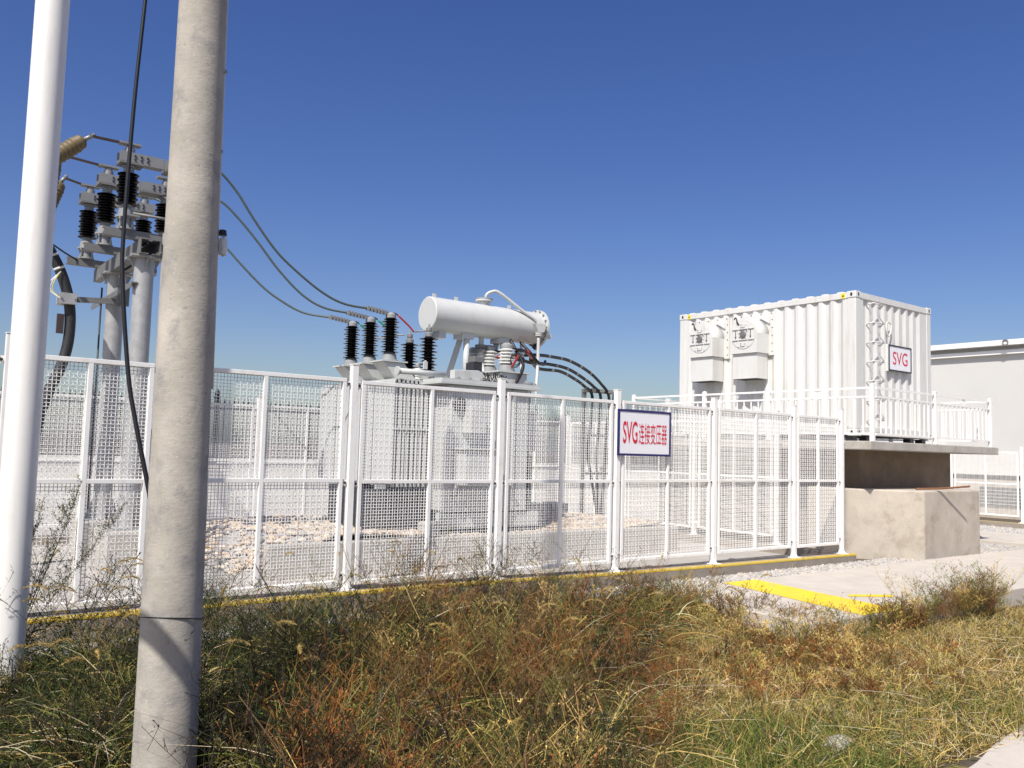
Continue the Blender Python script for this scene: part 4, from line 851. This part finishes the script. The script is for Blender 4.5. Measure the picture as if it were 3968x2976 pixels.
# 1. short turf everywhere, gold and green patches at right
S1 = Strips(); n = 146000
p = np.concatenate([sample(n - 26000, 3.6, 10.5, .9), sample(18000, 3.2, 11, 1, .68, 1.25), sample(8000, 2.2, 7, 1, -1.1, -.68)]); T = tallness(p); g = sm(vnoise(p, .9, 21) + .35 * vnoise(p, 3.1, 22), .58, .95)
q = toXY(p); nearg = sm(-(q[:, 1]), -7.2, -4.6); f = np.clip(.30 * g + .95 * g * nearg + .10 * nearg, 0, 1)
c = mixcol(tint(['straw', 'pale', 'olive', 'brown', 'twig'], [6, 1.3, 2.2, 1.6, 1.2], n), tint(['green', 'olive', 'dgreen', 'straw'], [5, 2, 2, 1], n), (rn.random(n) < f * .9).astype(float))
dk = tint(['dgreen', 'twig', 'brown'], [4, 3, 1.2], n) * .8; c = mixcol(c, dk, T * .92)  # turf under the tall weeds darkened, their shade put into its colour
L = (.06 + .13 * rn.random(n) ** 1.4) * (1 + .5 * T) * (.7 + .6 * vnoise(p, 1.4, 31))
d = dirs(n, .1, 1.15); b = np.concatenate([d[:, :2] * .5, -.35 * rn.random((n, 1))], 1)
S1.ribbons(ground(p), d, L, .0035 + .003 * rn.random(n), b, c, 2)
stuff(S1.build('short_grass'), 'short dry gold and green grass covering the foreground', 'grass')

# 2. arching grass blades, rank on the left and in tufts at right
S2 = Strips(); n = 26000
p = sample(n, 2.8, 9.5, .9); T = tallness(p); keep = rn.random(n) < (.16 + .84 * T) * sm(vnoise(p, 2.6, 41), .15, .7); p = p[keep]; T = T[keep]; n = len(p)
H = (.14 + .58 * T * (.45 + .75 * rn.random(n))) * np.minimum(1, clear_h(p) / .45); H *= 1 - .35 * sm(p[:, 1], 6.2, 7.0)
c = mixcol(tint(['straw', 'green', 'olive', 'pale'], [3, 4, 3, 1], n), tint(['dgreen', 'twig', 'green', 'olive', 'pale', 'straw'], [5, 3, 1.5, 1.6, .5, .8], n), T)
d = dirs(n, .05, .6); b = np.concatenate([d[:, :2] * .9, -.25 - .55 * rn.random((n, 1))], 1)
S2.ribbons(ground(p), d, H * 1.25, .0032 + .005 * rn.random(n) ** 2, b, c, 4)
stuff(S2.build('tall_grass'), 'rank arching green and straw grass blades at left and centre', 'grass')

# strands tinted extra bright, painting sun highlights over the dark mass
S9 = Strips(); n = 9500
p = sample(n, 3.0, 9.0, .9); T = tallness(p); keep = rn.random(n) < T * sm(vnoise(p, 1.9, 81), .2, .8); p = p[keep]; n = len(p)
H = (.30 + .42 * rn.random(n)) * np.minimum(1, clear_h(p) / .5); d = dirs(n, .15, .95); b = np.concatenate([d[:, :2] * .8, -.5 - .5 * rn.random((n, 1))], 1)
lf = toXY(p)[:, 0] < -1.0
c = np.where(lf[:, None], tint(['pale', 'green', 'olive', 'straw'], [2, 3.5, 3, 1.5], n), tint(['pale', 'straw', 'olive', 'red'], [2, 3.4, 3, 1.5], n)) * 1.1
bz = ground(p); bz[:, 2] += .16 * rn.random(n)
S9.ribbons(bz, d, H, .0042 + .003 * rn.random(n), b, c, 5)
stuff(S9.build('highlight_strands'), 'pale grass strands tinted as sun highlights, arching over the dark weeds', 'grass')

# narrow leaves catching the light at left and centre
SA = Strips(); n = 9000
p = sample(n, 3.2, 8.5, .9); T = tallness(p); keep = (rn.random(n) < T * sm(vnoise(p, 2.4, 91), .25, .8)) & (toXY(p)[:, 0] < .3); p = p[keep]; n = len(p)
bz = ground(p); bz[:, 2] += (.10 + .30 * rn.random(n)) * np.minimum(1, clear_h(p) / .5); d = dirs(n, .5, 1.5); b = np.concatenate([d[:, :2] * .3, -.5 * rn.random((n, 1))], 1)
SA.ribbons(bz, d, .035 + .06 * rn.random(n), .008 + .008 * rn.random(n), b, tint(['green', 'dgreen', 'olive', 'straw'], [3, 4, 2, .7], n), 3)
stuff(SA.build('weed_leaves'), 'narrow green weed leaves among the stems at left', 'weeds')

# 3. leafy undergrowth, tinted near black to put canopy shade into its colour
S3 = Strips(); n = 62000
p = sample(n, 2.9, 9.5, .9); T = tallness(p); keep = rn.random(n) < T * .95 + .02; p = p[keep]; T = T[keep]; n = len(p)
z = gz(p[:, 1]) + rn.random(n) ** 1.1 * (.36 * (.4 + .9 * vnoise(p, 1.6, 51))) * np.minimum(1, clear_h(p) / .4) * (1 - .5 * sm(p[:, 1], 5.8, 6.9))
c = tint(['dgreen', 'olive', 'twig', 'green'], [5, 1.2, 2.5, 1.0], n); redf = sm(vnoise(p, .8, 61), .5, .75) * sm(toXY(p)[:, 0], -1.6, -.3)
c = mixcol(c, tint(['brown', 'red', 'olive', 'twig'], [3, 2.5, 2, 1.5], n), redf * .8)
S3.quads(np.concatenate([p, z[:, None]], 1), .005 + .010 * rn.random(n) ** 2, c, .34)
stuff(S3.build('leafy_undergrowth'), 'dark small leaved undergrowth beneath the weeds', 'weeds')

# 4. wiry branching weeds
def wiry(S, p, H, names, w, M_=5, B_=9, T_=4, leaf=1, spread=.62, lsize=.0075, wst=.0042):
    P_ = len(p); base = np.repeat(ground(p), M_, 0); h = np.repeat(H, M_) * rn.uniform(.6, 1.1, P_ * M_)
    pc = tint(names, w, P_, .3); sc = np.repeat(pc, M_, 0)
    d = dirs(P_ * M_, .08, spread); bd = np.concatenate([d[:, :2] * .5, -.18 * rn.random((P_ * M_, 1))], 1)
    S.ribbons(base, d, h, wst, bd, sc * .8, 3, False)
    t = rn.uniform(.22, 1, (P_ * M_, B_)); bp = base[:, None] + d[:, None] * (h[:, None] * t)[..., None] + bd[:, None] * (h[:, None] * t ** 2)[..., None]
    bp = bp.reshape(-1, 3); bl = (np.repeat(h, B_) * (1.05 - t.ravel() * .75) * rn.uniform(.2, .5, len(bp))); dd = dirs(len(bp), .35, 1.25)
    bb = np.concatenate([dd[:, :2] * .2, .35 * rn.random((len(bp), 1))], 1); bc = np.repeat(sc, B_, 0)
    S.ribbons(bp, dd, bl, wst * .65, bb, bc, 2, False)
    t2 = rn.uniform(.25, 1, (len(bp), T_)); tp = (bp[:, None] + dd[:, None] * (bl[:, None] * t2)[..., None] + bb[:, None] * (bl[:, None] * t2 ** 2)[..., None]).reshape(-1, 3)
    tl = np.repeat(bl, T_) * rn.uniform(.2, .5, len(tp)); d3 = dirs(len(tp), .3, 1.3); tc = np.repeat(bc, T_, 0) * rn.uniform(.8, 1.35, (len(tp), 1))
    S.ribbons(tp, d3, tl, wst * .5, d3 * .0, tc, 1, False)
    if leaf:
        t3 = rn.uniform(.1, 1.05, (len(tp), leaf)); lp = (tp[:, None] + d3[:, None] * (tl[:, None] * t3)[..., None]).reshape(-1, 3)
        S.quads(lp, lsize * rn.uniform(.5, 1.3, len(lp)), np.repeat(tc, leaf, 0) * rn.uniform(.75, 1.45, (len(lp), 1)), .45)
S4 = Strips(); p = sample(820, 3.0, 9.6, .85); T = tallness(p); k = rn.random(len(p)) < T; p = p[k]; q = toXY(p)
H = (.44 + .36 * rn.random(len(p))) * (1 + .2 * sm(q[:, 0], -2.2, -1.0)) * (1 - .5 * sm(q[:, 0], -.1, 1.5)) * np.minimum(1, clear_h(p) / .5) * (.75 + .5 * vnoise(p, .9, 71))
left = q[:, 0] < -.9 - .3 * rn.random(len(p)); redz = ~left & (vnoise(p, .75, 77) + .25 * rn.random(len(p)) + .12 * sm(q[:, 0], -.6, .6) > .64)
for m_, nm, w in ((left, ['dgreen', 'olive', 'twig'], [4, 1.3, 3.5]), (redz, ['red', 'brown', 'twig', 'olive'], [3.4, 3.2, 1.8, 1.6]), (~left & ~redz, ['olive', 'brown', 'dgreen', 'twig', 'straw'], [3, 2.6, 1.6, 2.2, 1.4])):
    if m_.any(): wiry(S4, p[m_], H[m_], nm, w)
stuff(S4.build('wiry_weeds'), 'tangled wiry red brown and olive weeds across the centre foreground', 'weeds')
# red dry patch and clump beside the path end, fine pale clump at far right
S5 = Strips()
def blob(cx, cy, rx, ry, n): a = rn.normal(size=(n, 2)) * .5; return np.stack([cx + a[:, 0] * rx, cy + a[:, 1] * ry], 1)
pr = blob(6.45, 4.15, 1.5, .8, 120); wiry(S5, pr, .14 + .14 * rn.random(len(pr)), ['red', 'brown', 'straw', 'olive'], [5, 3, 2, 1], 5, 9, 3, 1, 1.25)
pr = blob(8.75, 4.66, .5, .14, 34); wiry(S5, pr, .28 + .16 * rn.random(len(pr)), ['olive', 'brown', 'straw', 'red'], [3, 3, 2, 1], 5, 9, 3, 3, .7)
pr = blob(7.35, 4.75, .9, .5, 60); wiry(S5, pr, .24 + .2 * rn.random(len(pr)), ['olive', 'brown', 'straw', 'red'], [3, 3, 2, 1], 4, 9, 3, 2, .6)
pr = blob(7.25, 5.9, .5, .9, 60); wiry(S5, pr, .24 + .25 * rn.random(len(pr)), ['olive', 'brown', 'straw', 'red'], [3, 3, 2, 1], 4, 9, 3, 2, .6)
pr = blob(10.1, 4.62, .85, .16, 60); wiry(S5, pr, .34 + .34 * rn.random(len(pr)), ['olive', 'straw', 'brown', 'green'], [3, 3, 3, 1], 4, 10, 4, 3, .5, .006, .0028)
pr = blob(13.5, 4.55, 2.2, .16, 50); wiry(S5, pr, .12 + .16 * rn.random(len(pr)), ['olive', 'straw', 'brown', 'green'], [3, 3, 3, 1], 4, 9, 3, 2, .7, .006, .0028)
stuff(S5.build('path_edge_weeds'), 'dry red and straw coloured weeds fringing the edge of the concrete path', 'weeds')
# sparse dark twigs in front of the fence foot
S6 = Strips(); p = np.stack([rn.uniform(1.6, 9.2, 130), rn.uniform(6.1, 7.25, 130)], 1); p = p[inside(np.stack([p[:, 0] * 0 + 3, p[:, 1]], 1))]
p = p[(p[:, 0] < 7.6) | (p[:, 1] > 6.86)]
wiry(S6, p, (.40 + .62 * rn.random(len(p)) ** 1.4) * (1 - .5 * sm(p[:, 0], 5.5, 8)), ['twig', 'brown', 'olive', 'red'], [4, 2, 1.5, 1], 3, 8, 3, 2, .42, .006, .0036)
stuff(S6.build('bare_twigs'), 'sparse dark twiggy stems rising in front of the fence foot', 'weeds')

# 5. foxtail heads
S7 = Strips()
def foxtails(p, H, hl, col):
    n = len(p); d = dirs(n, .02, .28); a = rn.uniform(0, 2 * np.pi, n); bd = np.stack([np.cos(a) * .35, np.sin(a) * .35, -.12 * np.ones(n)], 1)
    P = S7.ribbons(ground(p), d, H, .0032, bd, col * .6, 5, False); tip = P[:, -1]; td = d + 2 * bd; td /= np.linalg.norm(td, axis=1, keepdims=True)
    m = 150; t = rn.random((n, m)); droop = np.stack([np.cos(a), np.sin(a), -1.6 * np.ones(n)], 1) * .42
    c = tip[:, None] + td[:, None] * (hl[:, None] * t)[..., None] + droop[:, None] * (hl[:, None] * t ** 2)[..., None]
    c = c.reshape(-1, 3); br = rn.normal(size=(n * m, 3)); br /= np.linalg.norm(br, axis=1, keepdims=True); br += np.repeat(td + droop * .8, m, 0) * .7
    prof = (np.sin(np.pi * np.clip(t.ravel() * .93 + .06, 0, 1)) ** .5) * .020
    S7.ribbons(c, br, prof * rn.uniform(.7, 1.2, n * m), .0019, br * 0, np.repeat(col, m, 0) * rn.uniform(.7, 1.4, (n * m, 1)), 1)
    S7.quads(c, .0055 * np.ones(n * m), np.repeat(col, m, 0) * rn.uniform(.6, 1.2, (n * m, 1)))
X = np.concatenate([rn.uniform(-3.6, -2.1, 70), rn.uniform(-1.7, 1.9, 85)]); Y = np.concatenate([rn.uniform(4.3, 6.6, 70), rn.uniform(4.2, 8.2, 85)])
p = fromXY(X, Y); p = p[inside(p) & (clear_h(p) > .25)]; col = np.array([(.50, .37, .13)]) * rn.uniform(.75, 1.2, (len(p), 1))
foxtails(p, rn.uniform(.55, .92, len(p)), rn.uniform(.10, .165, len(p)), col)
stuff(S7.build('foxtail_grass'), 'drooping golden foxtail seed heads on thin stems among the weeds', 'grass')

# 6. fallen straw
S8 = Strips(); n = 700; p = sample(n, 3.8, 8.5); T = tallness(p); a = rn.uniform(0, 2 * np.pi, n)
d = np.stack([np.cos(a), np.sin(a), rn.uniform(-.05, .18, n)], 1); c = tint(['pale', 'straw'], [2.2, 1], n, .25)
b0 = np.concatenate([p, (gz(p[:, 1]) + .06 + .16 * rn.random(n) * (.3 + .9 * T))[:, None]], 1)
S8.ribbons(b0, d, rn.uniform(.08, .42, n), .0035, np.stack([-d[:, 1] * .15, d[:, 0] * .15, -.12 * np.ones(n)], 1), c, 4)
for px, py, ang, ln in ((3.35, 3.3, .15, .42), (4.6, 4.05, -.32, .6), (5.6, 3.35, -.75, .55), (3.0, 3.5, .6, .4), (4.0, 3.1, .9, .35), (5.9, 3.6, .2, .4)):
    dd = np.array([[math.cos(ang), math.sin(ang), .03]]); S8.ribbons(np.array([[px, py, .02]]), dd, [ln], [.0045], np.array([[-.05, .08, -.1]]), np.array([(.62, .56, .42)]), 5, False)
stuff(S8.build('fallen_straw'), 'loose pale straw stalks lying across the grass', 'straw')

# 7. the tall weed by the white pole, a thing of its own
tw = thing('tall_weed', (.62, 6.75, -.03), 'tall slender weed with tiny leaves beside the white pole, in front of the fence', 'weed')
ST = Strips(); SL = Strips()
xa = fromXY(np.array([-3.5]), np.array([6.05]))[0]; tops = [(-2.93, 5.9, 1.34), (-3.03, 5.95, 1.22), (-3.2, 5.9, 1.16), (-2.62, 5.95, 1.20), (-3.12, 6.1, 1.02), (-3.3, 5.9, .92), (-2.75, 5.9, 1.0)]
for X_, Y_, z_ in tops:
    e = fromXY(np.array([X_]), np.array([Y_]))[0]; b0 = np.array([[xa[0] + rn.normal() * .03, xa[1] + rn.normal() * .03, -.03]]); v = np.array([[e[0], e[1], z_]]) - b0; Ln = np.linalg.norm(v)
    ST.ribbons(b0, v / Ln, [Ln], [.006], np.zeros((1, 3)), np.array([(.07, .06, .035)]), 5, True)
    nb = 26; t = rn.uniform(.38, 1, nb); bp = b0 + v * t[:, None]; dd = dirs(nb, .2, .75) ; bl = .07 + .16 * (1.05 - t)
    ST.ribbons(bp, dd, bl, .0025, dd * 0, np.tile([(.075, .068, .035)], (nb, 1)), 2)
    for k in range(3):
        t2 = rn.random((nb, 8)); lp = (bp[:, None] + dd[:, None] * (bl[:, None] * t2)[..., None]).reshape(-1, 3) + rn.normal(size=(nb * 8, 3)) * .008
        SL.quads(lp, rn.uniform(.004, .011, len(lp)), tint(['dgreen', 'olive', 'twig', 'green'], [4, 2.5, 3, 1.6 if z_ > 1.1 else .3], len(lp), .3), .35)
ST.build('stem', tw, org=(.62, 6.75, -.03)); SL.build('foliage', tw, org=(.62, 6.75, -.03))
# 8. pale rock half buried in the grass at right
rm = stone_mesh(42, 'concrete'); ro = bpy.data.objects.new('half_buried_rock', rm); SC.collection.objects.link(ro); ro.location = (4.95, 3.05, GZ + .01); ro.scale = (.17, .10, .085); ro.rotation_euler = (0, 0, .4)
tag(ro, 'pale rock half buried in the grass at lower right', 'rock')
